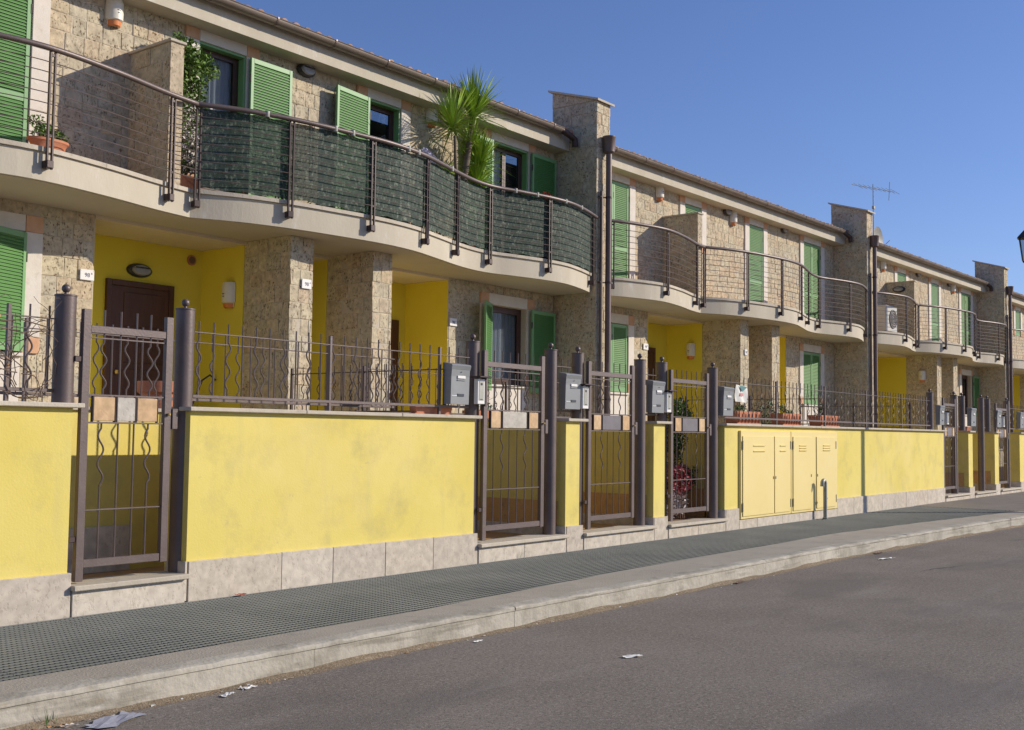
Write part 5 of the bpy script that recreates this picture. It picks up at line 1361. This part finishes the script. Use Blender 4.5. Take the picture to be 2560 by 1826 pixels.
scrap('white paper scrap alone in the middle of the road', 6.14, 3.80, .13, .05, R(-25), seed=2, nm='paper_scrap')
scrap('crumpled white paper in the gutter right of the bluish sheet', 3.84, 4.88, .09, .045, R(20), seed=3, nm='paper_scrap')
scrap('second crumpled white paper in the gutter right of the bluish sheet', 4.02, 4.93, .09, .04, R(10), seed=4, nm='paper_scrap')
scrap('white paper strip in the far gutter before the cabinets', 13.0, 4.62, .30, .06, R(-8), seed=5, nm='paper_scrap')
scrap('dark leaf heap in the far gutter', 13.6, 4.92, .28, .06, R(5), 'twig', seed=6, nm='leaf_heap')
scrap('small white paper by the kerb under the third gate', 5.9, 4.86, .08, .03, R(5), seed=7, nm='paper_scrap')
scrap('dark debris by the kerb in the right half', 9.9, 4.93, .22, .05, R(8), 'twig', seed=8, nm='leaf_heap')
scrap('small red wrapper at the foot of the long yellow wall', 5.50, 6.88, .09, .04, R(0), 'redpetal', z=.004, seed=9, nm='wrapper')
scrap('orange leaf on the grating at the left picture edge', 2.88, 5.75, .05, .04, R(40), 'dryleaf', z=.004, seed=10, nm='leaf')
rg = random.Random(77); b = MB(); d = MB()
for i in range(260):
    x = rg.choice([rg.uniform(2.3, 4.5), rg.uniform(2.3, 9), rg.uniform(4, 20)]); y = lerp(KP, x)-abs(rg.gauss(0, .05))-.01; s_ = rg.uniform(.006, .018)
    if rg.random() < .15: x, y = rg.uniform(2.5, 3.0), lerp(KP, 3)-rg.uniform(.01, .12); s_ *= 1.4
    a = rg.uniform(0, 6.3); q = b if i % 2 else d
    vs = [(x+s_*math.cos(a+k*2.1)*rg.uniform(.6, 1.3), y+s_*.6*math.sin(a+k*2.1), -.153+rg.uniform(0, .008)) for k in range(3)]
    q.add(vs, [(0, 1, 2)])
tag(b.build('gutter_debris', 'dryleaf', kind='stuff'), 'small dry leaf bits strewn along the foot of the kerb', 'debris')
tag(d.build('gutter_debris', 'paper', kind='stuff'), 'pale paper and grit flecks strewn along the foot of the kerb', 'debris')
b = MB()
for (cx_, cy_, z_, n) in ((2.93, 5.0, -.155, 6), (25.2, 6.86, 0, 30), (26.0, 6.88, 0, 16), (9.0, 6.9, 0, 3), (28.2, 6.85, 0, 20), (24.0, 6.9, 0, 5)):
    for k in range(n):
        x, y = cx_+rg.uniform(-.05, .05)*(1 if cx_ < 10 else 6), cy_+rg.uniform(-.02, .02); h_ = rg.uniform(.04, .11)
        b.add([(x-.003, y, z_), (x+.003, y, z_), (x+rg.uniform(-.03, .03), y+rg.uniform(-.02, .02), z_+h_)], [(0, 1, 2)])
tag(b.build('weeds', 'leaf_dark', kind='stuff'), 'thin weeds sprouting along the kerb and wall foot', 'weeds')

# cracks and a worn patch in the road surface
rg = random.Random(55)
def crack(x, y, ang, n, wd):
    b = MB((x, y, -.155)); p = Vector((x, y)); a = ang; vs = []
    for i in range(n+1):
        q = wd*(1-abs(2*i/n-1)**2)*rg.uniform(.5, 1.2)+.0008; s_ = Vector((-math.sin(a), math.cos(a)))
        vs += [(p.x-s_.x*q, p.y-s_.y*q, -.1515), (p.x+s_.x*q, p.y+s_.y*q, -.1515)]
        a = ang+rg.uniform(-.5, .5); p = p+Vector((math.cos(a), math.sin(a)))*.07
    b.add(vs, [(2*i, 2*i+2, 2*i+3, 2*i+1) for i in range(n)]); o = b.build('road_crack', 'pit', loc=(x, y, -.155)); tag(o, kind='structure')
for (x, y, a, n, wd) in ((12.0, 3.9, -.25, 16, .006), (14.2, 3.3, -.1, 22, .007), (16.5, 4.2, -.2, 20, .008)):
    crack(x, y, a, n, wd)

# brown grit that has settled along the foot of the kerb
rg = random.Random(66); b = MB(); vs = []; n = 0; x = 0.0
while x < 40:
    yk = lerp(KP, x); w_ = .045+.018*math.sin(x*1.9)+.010*math.sin(x*7.1+1)+.006*rg.random(); h_ = .020+.010*math.sin(x*2.7+.5)+.005*math.sin(x*9.3)+.003*rg.random()
    vs += [(x, yk-w_-.01, -.1545), (x, yk-w_*.45-.01, -.155+h_*.35), (x, yk+.003, -.155+h_)]; n += 1; x += .06
b.add(vs, [f for i in range(n-1) for f in ((3*i, 3*i+3, 3*i+4, 3*i+1), (3*i+1, 3*i+4, 3*i+5, 3*i+2))])
M['grit'] = mat('gutter_grit', (.17, .13, .085), (.26, .20, .13), 30, .95, .8, 90, grime=(.36, .30, .22), gscale=60, glo=.52, ghi=.7)
tag(b.build('gutter_grit', 'grit', kind='stuff', smooth=True), 'brown grit settled in the gutter along the kerb foot', 'grit')
